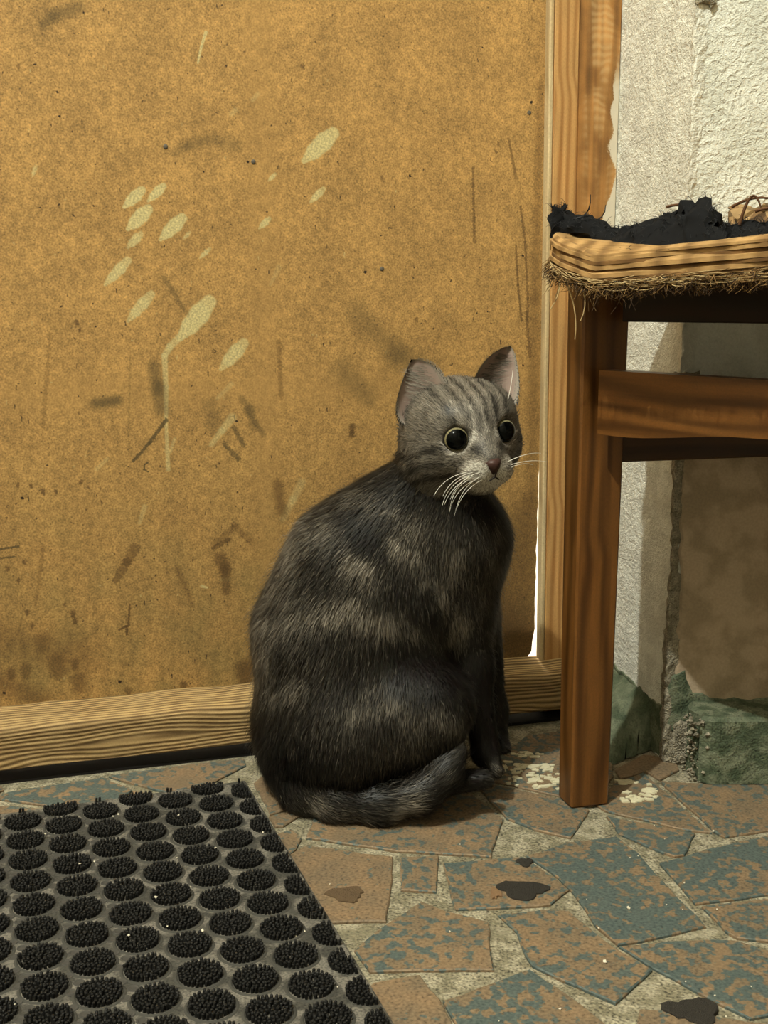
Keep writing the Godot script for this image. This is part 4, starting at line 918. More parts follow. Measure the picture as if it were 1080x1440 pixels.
# varnished board with milky saw marks and a run of white paint down its right edge
func film_tex() -> Array:
	var w := 128
	var h := 1536
	var g := noise(231, 0.03, w, 64, 3)
	var low := noise(232, 0.008, w, h, 3)
	var fine := noise(233, 0.25, w, h, 2)
	var px := PackedByteArray()
	var hp := PackedByteArray()
	px.resize(w * h * 3)
	hp.resize(w * h)
	for y in h:
		var up := TEXH * (1.0 - float(y) / h)
		for x in w:
			var i := y * w + x
			var u := float(x) / w
			var l := low[i] / 255.0 - 0.5
			var f := fine[i] / 255.0 - 0.5
			var c := Vector3(146, 102, 54) * (1.0 + (g[(y / 24 % 64) * w + x] / 255.0 - 0.5) * 0.5 + l * 0.4 + f * 0.1)
			var lines := 0.5 + 0.5 * sin(y * 0.42 + l * 9.0)
			var vee := smoothstep(0.05, 0.0, absf(u - 0.2 - (0.72 - up) * 1.2) - 0.05) + smoothstep(0.06, 0.0, absf(u - 0.95 + (0.72 - up) * 1.6) - 0.05)
			var milky := clampf(smoothstep(0.45, 0.62, up) * (0.35 + 0.5 * lines) * smoothstep(-0.12, 0.2, l + 0.1) * (1.0 - 0.8 * clampf(vee, 0, 1)), 0, 1) * smoothstep(0.1, 0.3, u)
			c = c.lerp(Vector3(214, 190, 146), milky * 0.5)
			var drip := 0.86 + l * 0.3 - smoothstep(0.55, 0.50, up) * 0.14
			var white := smoothstep(drip - 0.02, drip + 0.02, u + f * 0.05) * smoothstep(0.66, 0.62, up)
			c = c.lerp(Vector3(216, 208, 190), white * 0.9)
			put(px, i * 3, c)
			hp[i] = int(clampf(128 + f * 60 + white * 60 + lines * milky * 30, 0, 255))
	return [rgb_tex(px, w, h), grey_tex(hp, w, h)]

# ---------------------------------------------------------------- the chair
const LEG := Vector3(0.1573, 0, -0.9299)
const R := Vector3(0.966, 0, -0.259)     # along the back of the chair
const S := Vector3(0.545, 0, 0.839)      # along its visible side, towards the viewer
func seat_lift(p: Vector2) -> float:
	var q := (p - Vector2(0.157, -0.847)).dot(Vector2(-0.42, -0.90))
	var near := 1.0 - smoothstep(0.16, 0.32, p.x)
	var t := (p - Vector2(0.157, -0.847)).dot(Vector2(0.545, 0.839))
	return 0.25 * clampf(q, 0.0, 0.12) * near + 0.03 * clampf(t, 0.0, 0.3)

func chair() -> void:
	var t = tag(holder("chair", LEG), "worn varnished wooden chair with torn plywood seat against the wall", "chair")
	var grain := wood(512, 256, 301, Vector3(66, 39, 13), Vector3(108, 69, 30), 7.0, 1.2, 0.7)
	var varnish := mat(Color.WHITE, 0.38, grain[0], grain[1], 0.015)
	var BL := Basis(R, Vector3.UP, Vector3(0.259, 0, 0.966))    # x along the back, z towards the viewer
	var legs := [Vector3.ZERO, R * 0.36, S * 0.39, R * 0.36 + Vector3(0.72, 0, 0.69).normalized() * 0.40]
	for k in 4:
		var leg := obj("leg", block_mesh(Vector3(0, 0.0, -0.031), Vector3(0.040, 0.432, 0.0), 0.0018, 1, 0.4, 0.12, 0.86), varnish, t)
		leg.transform = Transform3D(BL, legs[k] + BL * Vector3(-0.0028, 0, 0.002))
	# rail between the two legs at the wall, low
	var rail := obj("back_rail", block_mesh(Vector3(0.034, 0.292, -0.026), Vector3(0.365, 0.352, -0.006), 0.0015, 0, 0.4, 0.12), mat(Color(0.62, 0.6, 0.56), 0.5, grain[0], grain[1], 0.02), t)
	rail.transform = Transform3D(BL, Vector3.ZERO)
	# side board with an arched lower edge, nailed across the leg
	var side := (S - R * 0.0).normalized()
	var SB := Basis(side, Vector3.UP, Vector3(-side.z, 0, side.x))
	var st := start()
	var n := 24
	var L := 0.40
	for i in n:
		var x := [L * i / n, L * (i + 1) / n]
		var lo := []
		for q in x:
			var f: float = q / L
			lo.append(-0.0495 - 0.002 * sin(f * 9.0) + 0.011 * smoothstep(0.0, 0.35, f) * smoothstep(1.0, 0.65, f) * (1.0 if f > 0.0 else 0.0) - 0.004 * f)
		for z in [0.0, -0.018]:
			quad(st, Vector3(x[0], 0, z), Vector3(x[1], 0, z), Vector3(x[1], lo[1], z), Vector3(x[0], lo[0], z), Vector3(0, 0, 1 if z == 0.0 else -1), 0, 0.4, 0.12)
		quad(st, Vector3(x[0], 0, 0), Vector3(x[1], 0, 0), Vector3(x[1], 0, -0.018), Vector3(x[0], 0, -0.018), Vector3.UP, 0, 0.4, 0.12)
		quad(st, Vector3(x[0], lo[0], 0), Vector3(x[1], lo[1], 0), Vector3(x[1], lo[1], -0.018), Vector3(x[0], lo[0], -0.018), Vector3.DOWN, 0, 0.4, 0.12)
	quad(st, Vector3(0, 0, 0), Vector3(0, 0, -0.018), Vector3(0, -0.0495, -0.018), Vector3(0, -0.0495, 0), Vector3.LEFT, 0, 0.4, 0.12)
	quad(st, Vector3(L, 0, 0), Vector3(L, 0, -0.018), Vector3(L, -0.053, -0.018), Vector3(L, -0.053, 0), Vector3.RIGHT, 0, 0.4, 0.12)
	var board := obj("side_board", st.commit(), varnish, t)
	board.transform = Transform3D(SB, Vector3(0.0098, 0.368, 0.013) )
	var other := obj("side_board", st.commit(), varnish, t)
	other.transform = Transform3D(SB, R * 0.36 + Vector3(0.02, 0.368, 0.02))
	# apron under the seat
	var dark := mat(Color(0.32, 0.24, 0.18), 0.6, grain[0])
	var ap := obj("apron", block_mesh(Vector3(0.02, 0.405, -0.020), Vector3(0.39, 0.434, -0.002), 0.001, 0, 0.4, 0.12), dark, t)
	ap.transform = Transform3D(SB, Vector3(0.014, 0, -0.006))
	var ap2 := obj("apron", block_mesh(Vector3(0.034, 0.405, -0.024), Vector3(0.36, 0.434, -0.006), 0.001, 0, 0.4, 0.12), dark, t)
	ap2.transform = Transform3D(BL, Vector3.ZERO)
	# bent plywood seat: plies of two tones with ragged edges
	var seat = holder("seat", Vector3.ZERO, Basis(), t)
	var ply_tex := wood(256, 128, 311, Vector3(112, 86, 54), Vector3(172, 140, 96), 9.0, 1.3, 1.0)
	var tones := [mat(Color(0.72, 0.65, 0.55), 0.85, ply_tex[0], ply_tex[1], 0.05), mat(Color(1, 0.97, 0.9), 0.85, ply_tex[0], ply_tex[1], 0.05)]
	var plan := [Vector2(0.1850, -1.0220), Vector2(0.1475, -0.9474), Vector2(0.1282, -0.9235), Vector2(0.1249, -0.9015), Vector2(0.1282, -0.8785), Vector2(0.1407, -0.8517), Vector2(0.1617, -0.8201), Vector2(0.1971, -0.7704), Vector2(0.2354, -0.7101), Vector2(0.2967, -0.6125), Vector2(0.3500, -0.6000), Vector2(0.4200, -0.5780), Vector2(0.6000, -0.6300), Vector2(0.7400, -0.6900), Vector2(0.7650, -0.7400), Vector2(0.7200, -0.8000), Vector2(0.5600, -1.0150), Vector2(0.5000, -1.0250)]
	var off := Vector2(LEG.x, LEG.z)
	rng.seed = 41
	var y := 0.4335
	for k in 7:
		var thick: float = [0.0022, 0.0032, 0.0024, 0.0034, 0.0026, 0.0030, 0.0042][k]
		var o := rough_outline(plan, 0.006, 0.00012)
		for i in o.size():
			var worn := 0.0010 * sin(i * 0.13 + k * 1.7) + 0.0006 * sin(i * 0.41 + k * 4.1)
			o[i] -= Vector2(0.42, -0.8).direction_to(o[i]) * ((0.0015 if k % 2 == 0 and k < 6 else 0.0004) + worn + rng.randf_range(0.0, 0.0004))
			o[i] -= off
		var s := start()
		plate(s, o, y + thick - 0.0001, y, 0.0004 if k < 6 else 0.0030, 0.2, func(p: Vector2) -> float: return seat_lift(p + off))
		obj("ply_layer", s.commit(), tones[1 if k == 6 else k % 2], seat)
		y += thick
	fringe(seat, plan)
	torn_cover(seat)

func edge_point(plan: Array, d: float) -> Vector2:   # a point along the visible edge of the seat, d metres from its left rear corner
	for i in range(1, 10):
		var l: float = plan[i].distance_to(plan[i + 1])
		if d <= l: return plan[i].lerp(plan[i + 1], d / l)
		d -= l
	return plan[10]

func fringe(seat: Node, plan: Array) -> void:
	rng.seed = 43
	var dark := start()
	var tan_ := start()
	var pale := start()
	for k in 2600:
		var d := rng.randf() * 0.47
		var p := edge_point(plan, d)
		var y := 0.4335 + seat_lift(p) + rng.randf_range(-0.006, 0.001)
		var inw := Vector2(0.42, -0.8) - p
		inw = inw.normalized() * rng.randf_range(-0.001, 0.010)
		var a := Vector3(p.x + inw.x, y, p.y + inw.y) - LEG
		var l := rng.randf_range(0.004, 0.011) + (0.014 * rng.randf() if k % 9 == 0 and d < 0.16 else 0.0)
		var b := a + Vector3(rng.randf_range(-0.009, 0.009), -l * 0.75, rng.randf_range(-0.008, 0.010))
		var st: SurfaceTool = dark if k % 5 < 3 else tan_
		tube(st, bend(a, b, Vector3(rng.randf_range(-0.003, 0.003), rng.randf_range(-0.002, 0.002), rng.randf_range(-0.002, 0.003)), 3), 0.00035, 0.00018, 3)
	for k in 420:   # hessian threads lying along the edge
		var d := rng.randf() * 0.45
		var p := edge_point(plan, d)
		var q := edge_point(plan, d + rng.randf_range(0.01, 0.04))
		var y := 0.4325 + rng.randf_range(-0.004, 0.002)
		tube(tan_ if k % 2 else pale, bend(Vector3(p.x, y + seat_lift(p), p.y) - LEG, Vector3(q.x, y + rng.randf_range(-0.003, 0.003) + seat_lift(q), q.y) - LEG, Vector3(rng.randf_range(-0.003, 0), rng.randf_range(-0.003, 0.001), rng.randf_range(0, 0.003)), 4), 0.0004, 0.0003, 3)
	for a in [[0.078, 0.05, 0.012], [0.10, 0.031, 0.003], [0.07, 0.03, -0.004], [0.05, 0.022, -0.002], [0.052, 0.026, 0.004], [0.036, 0.02, -0.004], [0.03, 0.028, -0.006], [0.115, 0.012, 0.002]]:
		var p := edge_point(plan, a[0])
		var q := Vector3(p.x, 0.433 + seat_lift(p), p.y) - LEG
		tube(pale, bend(q, q + Vector3(a[2], -a[1], 0.002), Vector3(0.004, 0, 0.003), 6), 0.0007, 0.0004, 4)
	for e in [["fibre_fringe", dark, mat(c8(62, 44, 26), 0.95)], ["hessian_threads", tan_, mat(c8(128, 98, 58), 0.95)], ["pale_threads", pale, mat(c8(190, 164, 118), 0.95)]]:
		var o := obj(e[0], e[1].commit(), e[2], seat)
		o.set_meta("kind", "stuff")

# a crumpled strip of covering lying on the seat: stations of [foot in front, crest, foot behind]
func crumple(stations: Array, seed_: int, amp: float) -> ArrayMesh:
	var nz := FastNoiseLite.new()
	nz.seed = seed_
	nz.frequency = 55.0
	nz.fractal_octaves = 3
	var rows := []
	var nu := (stations.size() - 1) * 7
	for i in nu + 1:
		var f := float(i) / 7.0
		var k := mini(int(f), stations.size() - 2)
		var e := smoothstep(0.0, 1.0, f - k)
		var a: Vector3 = stations[k][0].lerp(stations[k + 1][0], e)
		var b: Vector3 = stations[k][1].lerp(stations[k + 1][1], e)
		var c: Vector3 = stations[k][2].lerp(stations[k + 1][2], e)
		var row := []
		for j in 19:
			var t := j / 18.0
			var p := a * (1 - t) * (1 - t) + (b * 2.0 - (a + c) * 0.5) * 2.0 * t * (1 - t) + c * t * t
			var w := sin(t * PI)
			p += Vector3(nz.get_noise_3d(p.x, p.y, p.z), nz.get_noise_3d(p.y + 3, p.z, p.x), nz.get_noise_3d(p.z, p.x + 7, p.y)) * amp * (0.35 + w)
			row.append(p)
		rows.append(row)
	var st := start()
	for i in nu:
		for j in 18:
			for q in [[rows[i][j], rows[i + 1][j], rows[i + 1][j + 1]], [rows[i][j], rows[i + 1][j + 1], rows[i][j + 1]]]:
				for s in [[0, 1, 2]]:
					for m in s:
						st.set_uv(Vector2(i * 0.05, j * 0.05))
						st.add_vertex(q[m])
	st.index()
	st.generate_normals()
	return st.commit()

func torn_cover(seat: Node) -> void:
	# positions by (x, height, z)
	var V := func(x: float, y: float, z: float) -> Vector3: return Vector3(x, y, z) - LEG
	var cloth_rel := relief(256, 321, 0.08, false, 0.5)
	var black := mat(c8(24, 24, 25), 0.9, null, cloth_rel, 0.1)
	black.metallic_specular = 0.2
	var hess := mat(Color.WHITE, 0.95, blotch_tex(256, 331, Vector3(112, 84, 54), Vector3(164, 134, 92), 0.05, 0.6, 0.4), cloth_rel, 0.2)
	var left := crumple([
		[V.call(0.1258, 0.4665, -0.9091), V.call(0.1263, 0.4857, -0.9245), V.call(0.1359, 0.4742, -0.9426)],
		[V.call(0.1340, 0.4723, -0.9139), V.call(0.1369, 0.4914, -0.9264), V.call(0.1483, 0.4780, -0.9522)],
		[V.call(0.1493, 0.4703, -0.9072), V.call(0.1531, 0.4857, -0.9206), V.call(0.1646, 0.4761, -0.9493)],
		[V.call(0.1646, 0.4598, -0.8757), V.call(0.1684, 0.4751, -0.8996), V.call(0.1799, 0.4684, -0.9379)],
		[V.call(0.1818, 0.4560, -0.8469), V.call(0.1837, 0.4646, -0.8757), V.call(0.1971, 0.4627, -0.9187)]], 5, 0.008)
	obj("torn_cover", left, black, seat)
	var main := crumple([
		[V.call(0.1589, 0.4550, -0.8345), V.call(0.1665, 0.4617, -0.8709), V.call(0.1818, 0.4608, -0.9091)],
		[V.call(0.1703, 0.4531, -0.8134), V.call(0.1799, 0.4761, -0.8565), V.call(0.1962, 0.4570, -0.9044)],
		[V.call(0.1837, 0.4522, -0.7962), V.call(0.1943, 0.4761, -0.8374), V.call(0.2125, 0.4550, -0.8900)],
		[V.call(0.1971, 0.4531, -0.7771), V.call(0.2048, 0.4837, -0.8182), V.call(0.2278, 0.4550, -0.8757)],
		[V.call(0.2077, 0.4541, -0.7618), V.call(0.2134, 0.4837, -0.8020), V.call(0.2392, 0.4560, -0.8565)],
		[V.call(0.2153, 0.4550, -0.7503), V.call(0.2192, 0.4694, -0.7867), V.call(0.2469, 0.4560, -0.8326)]], 8, 0.0075)
	obj("torn_cover", main, black, seat)
	var right := crumple([
		[V.call(0.2125, 0.4522, -0.7608), V.call(0.2182, 0.4617, -0.7771), V.call(0.2345, 0.4550, -0.8134)],
		[V.call(0.2278, 0.4531, -0.7369), V.call(0.2354, 0.4684, -0.7560), V.call(0.2507, 0.4560, -0.7943)],
		[V.call(0.2450, 0.4550, -0.7101), V.call(0.2546, 0.4694, -0.7321), V.call(0.2699, 0.4570, -0.7704)],
		[V.call(0.2775, 0.4570, -0.6603), V.call(0.2871, 0.4684, -0.6843), V.call(0.3015, 0.4579, -0.7225)]], 13, 0.007)
	obj("torn_cover", right, black, seat)
	var sack := crumple([
		[V.call(0.2259, 0.4550, -0.7847), V.call(0.2354, 0.4799, -0.8134), V.call(0.2632, 0.4550, -0.8613)],
		[V.call(0.2450, 0.4550, -0.7608), V.call(0.2565, 0.4828, -0.7895), V.call(0.2823, 0.4560, -0.8422)],
		[V.call(0.2641, 0.4560, -0.7369), V.call(0.2756, 0.4818, -0.7656), V.call(0.3015, 0.4570, -0.8182)],
		[V.call(0.2967, 0.4570, -0.6938), V.call(0.3062, 0.4780, -0.7225), V.call(0.3302, 0.4579, -0.7704)]], 19, 0.009)
	obj("hessian_scrap", sack, hess, seat)
	var welt := mat(c8(84, 54, 30), 0.85)
	for a in [[V.call(0.2230, 0.4665, -0.7560), V.call(0.2345, 0.4770, -0.7512), 0.012], [V.call(0.2297, 0.4742, -0.7465), V.call(0.2565, 0.4627, -0.7225), 0.006], [V.call(0.2259, 0.4799, -0.7847), V.call(0.2507, 0.4818, -0.7656), 0.004], [V.call(0.1971, 0.4847, -0.8422), V.call(0.2163, 0.4799, -0.8230), 0.003], [V.call(0.2507, 0.4761, -0.7321), V.call(0.2871, 0.4608, -0.6890), 0.004]]:
		var st := start()
		tube(st, bend(a[0], a[1], Vector3(0, a[2], 0), 8), 0.0011, 0.0006, 5)
		obj("brown_welt", st.commit(), welt, seat)
	# fuzz on the torn edges
	rng.seed = 47
	var fz := start()
	for m in [left, main, right]:
		var v: PackedVector3Array = m.surface_get_arrays(0)[Mesh.ARRAY_VERTEX]
		for k in 420:
			var p := v[rng.randi() % v.size()]
			tube(fz, bend(p, p + Vector3(rng.randf_range(-0.005, 0.005), rng.randf_range(-0.001, 0.004), rng.randf_range(-0.004, 0.005)), Vector3(0, 0.001, 0), 2), 0.00022, 0.0001, 3)
	for a in [[0.144, 0.482, -0.915, 0.012, 0.018], [0.151, 0.480, -0.91, 0.016, 0.012], [0.138, 0.476, -0.91, 0.006, 0.008], [0.163, 0.470, -0.90, 0.012, 0.006]]:
		tube(fz, bend(V.call(a[0], a[1], a[2]), V.call(a[0] + a[3], a[1] + a[4], a[2]), Vector3(0.004, -0.004, 0), 5), 0.0009, 0.0004, 4)
	var fo := obj("fuzz", fz.commit(), mat(c8(44, 44, 46), 0.95), seat)
	fo.set_meta("kind", "stuff")

# ---------------------------------------------------------------- the rubber mat
func mat_on_floor() -> void:
	var a := deg_to_rad(19.8)
	var e1 := Vector3(cos(a), 0, -sin(a))
	var e2 := Vector3(sin(a), 0, cos(a))
	var at := Vector3(-0.1405, 0, -0.9238)
	var t = tag(holder("doormat", at, Basis(e1, Vector3.UP, e2)), "black rubber doormat with round tufts of stubby bristles on the tiles", "doormat")
	var dust := mat(Color.WHITE, 0.8, blotch_tex(768, 401, Vector3(62, 60, 54), Vector3(106, 101, 92), 0.018, 0.6, 0.2), relief(512, 402, 0.06, false, 0.6), 0.06)
	var st := start()
	var y0 := 0.0012
	var top := 0.0062
	var outline := [Vector2(-0.5645, -0.0444), Vector2(0.0355, -0.0444), Vector2(0.0355, 0.40), Vector2(-0.5645, 0.40)]
	plate(st, rough_outline(outline, 0.02, 0.0002), top, y0, 0.0018, 0.35)
	obj("base", st.commit(), dust, t)
	var rubber := mat(c8(24, 23, 21), 0.6)
	rubber.metallic_specular = 0.35
	var shapes := []
	rng.seed = 51
	for k in 4: shapes.append(tuft(Rect2(-1, -1, 2, 2)))
	var ring := lathe([Vector2(0.0140, 0.0), Vector2(0.0147, 0.0007), Vector2(0.0153, 0.0008), Vector2(0.0164, 0.0)], 28)
	ring = smooth(ring)
	var dimple := lathe([Vector2(0.0038, 0.0), Vector2(0.0033, 0.0005), Vector2(0.0027, 0.0005), Vector2(0.0019, 0.00015), Vector2(0.0, 0.0001)], 14)
	var dark_rub := mat(c8(66, 63, 58), 0.8)
	var studs := 0
	for c in range(-18, 2):
		for i in range(-2, 14):
			var p := Vector3(c * 0.0307, top, (i + (-0.5 if absi(c) % 2 == 1 else 0.0)) * 0.0354)
			if p.z < -0.058 or p.z > 0.41 or p.x < -0.57: continue
			var clip := Rect2(-0.5645 - p.x + 0.004, -0.0444 - p.z + 0.0035, 0.5962 - 0.004, 0.4374)
			var whole := absf(p.x + 0.2645) < 0.28 and p.z > -0.026 and p.z < 0.385
			var tf := obj("bristle_tuft", shapes[rng.randi() % 4] if whole else tuft(clip), rubber, t)
			tf.position = p
			if whole:
				tf.rotation.y = rng.randf() * TAU
				obj("ring", ring, dust, tf)
			if p.x > -0.36:
				for q in [Vector3(0.0205, 0, 0.0), Vector3(0.0145, 0, 0.0092), Vector3(0.0145, 0, -0.0092)]:
					var s: Vector3 = p + q
					if s.x < 0.031 and s.z > -0.04 and s.z < 0.395 and studs < 290:
						studs += 1
						var dm := obj("dimple", dimple, dark_rub, t)
						dm.position = s

func tuft(clip: Rect2) -> ArrayMesh:
	var st := start()
	for ring in 6:
		var many := maxi(1, int(ring * 5.9))
		var turn := rng.randf() * TAU
		for j in many:
			var p := Vector2.from_angle(turn + j * TAU / many) * ring * 0.00250
			if not clip.has_point(p): continue
			p += Vector2(rng.randf_range(-0.0003, 0.0003), rng.randf_range(-0.0003, 0.0003))
			var lean := Vector2(rng.randf_range(-0.0006, 0.0006), rng.randf_range(-0.0006, 0.0006)) + p * 0.05
			var h := rng.randf_range(0.0036, 0.0046)
			var prof := [Vector2(0.00110, -0.0005), Vector2(0.00104, h - 0.0005), Vector2(0.0006, h)]
			var rings := []
			var spin := rng.randf() * TAU
			for e in prof:
				var r := []
				for k in 6:
					var w := spin + k * TAU / 6
					r.append(Vector3(p.x + lean.x * e.y / h + cos(w) * e.x, e.y, p.y + lean.y * e.y / h + sin(w) * e.x))
				rings.append(r)
			var mid := Vector3(p.x + lean.x, h, p.y + lean.y)
			for k in 6:
				var m := (k + 1) % 6
				var o: Vector3 = rings[0][k] + rings[0][m] - Vector3(p.x, -0.0005, p.y) * 2.0
				quad(st, rings[0][k], rings[0][m], rings[1][m], rings[1][k], o)
				quad(st, rings[1][k], rings[1][m], rings[2][m], rings[2][k], o.normalized() + Vector3.UP)
				tri(st, rings[2][k], rings[2][m], mid, Vector3.UP)
	return st.commit()

func debris() -> void:
	rng.seed = 61
	var on_tiles := start()
	var on_mat := start()
	for k in 60:
		var p := Vector3(rng.randf_range(-0.3, 0.35), 0.0010, rng.randf_range(-0.98, -0.62))
		if p.x > 0.15 and p.z < -0.95: continue
		var q := Vector2(p.x + 0.1221, p.z + 0.9776)
		if q.dot(Vector2(0.941, -0.339)) < -0.006 and q.dot(Vector2(0.339, 0.941)) > 0.01:
			p.y = 0.0066 + (0.004 if k % 3 == 0 else 0.0)
			pebble(on_mat, p, rng.randf_range(0.0006, 0.0016))
		else: pebble(on_tiles, p, rng.randf_range(0.0005, 0.0012))
	for a in [[0.1715, -0.763], [0.142, -0.694]]: pebble(on_tiles, Vector3(a[0], 0.0012, a[1]), 0.0021)
	for a in [[-0.118, -0.79], [-0.121, -0.722]]: pebble(on_mat, Vector3(a[0], 0.0070, a[1]), 0.0021)
	var pale := mat(c8(214, 204, 182), 0.9)
	for e in [[on_tiles, "floor"], [on_mat, "doormat"]]:
		var at: Node3D = get_node(e[1])
		var o := obj("grit", e[0].commit(), pale, at)
		o.transform = at.transform.affine_inverse()
		o.set_meta("kind", "stuff")

# ---------------------------------------------------------------- the cat
const HEAD := Vector3(0.0634, 0.3150, -0.9650)
var field := PackedFloat32Array()
var lo := Vector3.ZERO
var dim := Vector3i.ZERO
var cell := 0.005

func grid(a: Vector3, b: Vector3, c: float) -> void:
	lo = a
	cell = c
	dim = Vector3i(((b - a) / c).ceil()) + Vector3i.ONE
	field.resize(dim.x * dim.y * dim.z)
	field.fill(1.0)

func add_bone(a: Vector3, b: Vector3, ra: float, rb: float, k: float, squash := Vector3.ONE) -> void:
	# a tapered capsule blended in with width k; squash scales space about a (an ellipsoid when a == b)
	var r := maxf(ra, rb) + k
	var ext := Vector3(r, r, r) / squash
	var p0 := Vector3i(((a.min(b) - ext - lo) / cell).floor()).clamp(Vector3i.ZERO, dim - Vector3i.ONE)
	var p1 := Vector3i(((a.max(b) + ext - lo) / cell).ceil()).clamp(Vector3i.ZERO, dim - Vector3i.ONE)
	var ba := (b - a) * squash
	var l2 := maxf(ba.length_squared(), 1e-9)
	var dr := rb - ra
	for z in range(p0.z, p1.z + 1):
		for y in range(p0.y, p1.y + 1):
			var i := (z * dim.y + y) * dim.x + p0.x
			for x in range(p0.x, p1.x + 1):
				var p := (lo + Vector3(x, y, z) * cell - a) * squash
				var h := clampf(p.dot(ba) / l2, 0.0, 1.0)
				var d := (p - ba * h).length() - ra - dr * h
				var f := field[i]
				var e := k - absf(f - d)
				field[i] = minf(f, d) - (e * e / (4.0 * k) if e > 0.0 else 0.0)
				i += 1

func carve(a: Vector3, r: float, k: float) -> void:
	var ext := Vector3.ONE * (r + k)
	var p0 := Vector3i(((a - ext - lo) / cell).floor()).clamp(Vector3i.ZERO, dim - Vector3i.ONE)
	var p1 := Vector3i(((a + ext - lo) / cell).ceil()).clamp(Vector3i.ZERO, dim - Vector3i.ONE)
	for z in range(p0.z, p1.z + 1):
		for y in range(p0.y, p1.y + 1):
			for x in range(p0.x, p1.x + 1):
				var i := (z * dim.y + y) * dim.x + x
				var d := r - (lo + Vector3(x, y, z) * cell - a).length()
				var e := k - absf(field[i] - d)
				field[i] = maxf(field[i], d) + (e * e / (4.0 * k) if e > 0.0 else 0.0)

func surface() -> Array:   # surface nets: one vertex in each cell that the surface crosses, one quad round each crossed edge
	var sx := 1
	var sy := dim.x
	var sz := dim.x * dim.y
	var near := cell * 2.0
	var id := {}
	var verts := PackedVector3Array()
	var idx := PackedInt32Array()
	var corners := [0, sx, sy, sx + sy, sz, sz + sx, sz + sy, sz + sx + sy]
	var at := [Vector3(0, 0, 0), Vector3(1, 0, 0), Vector3(0, 1, 0), Vector3(1, 1, 0), Vector3(0, 0, 1), Vector3(1, 0, 1), Vector3(0, 1, 1), Vector3(1, 1, 1)]
	var edges := [[0, 1], [2, 3], [4, 5], [6, 7], [0, 2], [1, 3], [4, 6], [5, 7], [0, 4], [1, 5], [2, 6], [3, 7]]
	for z in dim.z - 1:
		for y in dim.y - 1:
			for x in dim.x - 1:
				var i := x + y * sy + z * sz
				if absf(field[i]) > near: continue
				var inside := 0
				for c in corners: inside += 1 if field[i + c] < 0.0 else 0
				if inside == 0 or inside == 8: continue
				var s := Vector3.ZERO
				var n := 0
				for e in edges:
					var f0 := field[i + corners[e[0]]]
					var f1 := field[i + corners[e[1]]]
					if (f0 < 0.0) != (f1 < 0.0):
						s += at[e[0]].lerp(at[e[1]], f0 / (f0 - f1))
						n += 1
				id[i] = verts.size()
				verts.append(lo + (Vector3(x, y, z) + s / n) * cell)
	for i in id:
		var in0: bool = field[i] < 0.0
		for e in [[sx, sy, sz], [sy, sz, sx], [sz, sx, sy]]:
			if (field[i + e[0]] < 0.0) == in0: continue
			if not (id.has(i - e[1]) and id.has(i - e[2]) and id.has(i - e[1] - e[2])): continue
			var q := [id[i], id[i - e[1]], id[i - e[1] - e[2]], id[i - e[2]]]
			if not in0: q.reverse()
			idx.append_array([q[0], q[2], q[1], q[0], q[3], q[2]])
	return [verts, idx]

func normals_of(v: PackedVector3Array, idx: PackedInt32Array) -> PackedVector3Array:
	var n := PackedVector3Array()
	n.resize(v.size())
	for k in range(0, idx.size(), 3):
		var f := -(v[idx[k + 1]] - v[idx[k]]).cross(v[idx[k + 2]] - v[idx[k]])
		for m in 3: n[idx[k + m]] += f
	for k in n.size(): n[k] = n[k].normalized()
	return n

func seg_dist(p: Vector2, a: Vector2, b: Vector2) -> float:
	var d := b - a
	return (p - a - d * clampf((p - a).dot(d) / maxf(d.length_squared(), 1e-9), 0.0, 1.0)).length()

func fur_tone(t: float, warm: float) -> Vector3:   # -1 black .. 0 charcoal .. 1 silvery buff, linear colour
	var c := Vector3(0.0238, 0.0208, 0.0170)
	if t < 0.0: c = c.lerp(Vector3(0.008, 0.0075, 0.007), minf(-t, 1.0))
	else: c = c.lerp(Vector3(0.285, 0.252, 0.204), minf(t, 1.0)).lerp(Vector3(0.66, 0.63, 0.55), clampf((t - 1.0) * 2.0, 0.0, 1.0))
	return c * Vector3(1.0 + warm, 1.0, 1.0 - warm)

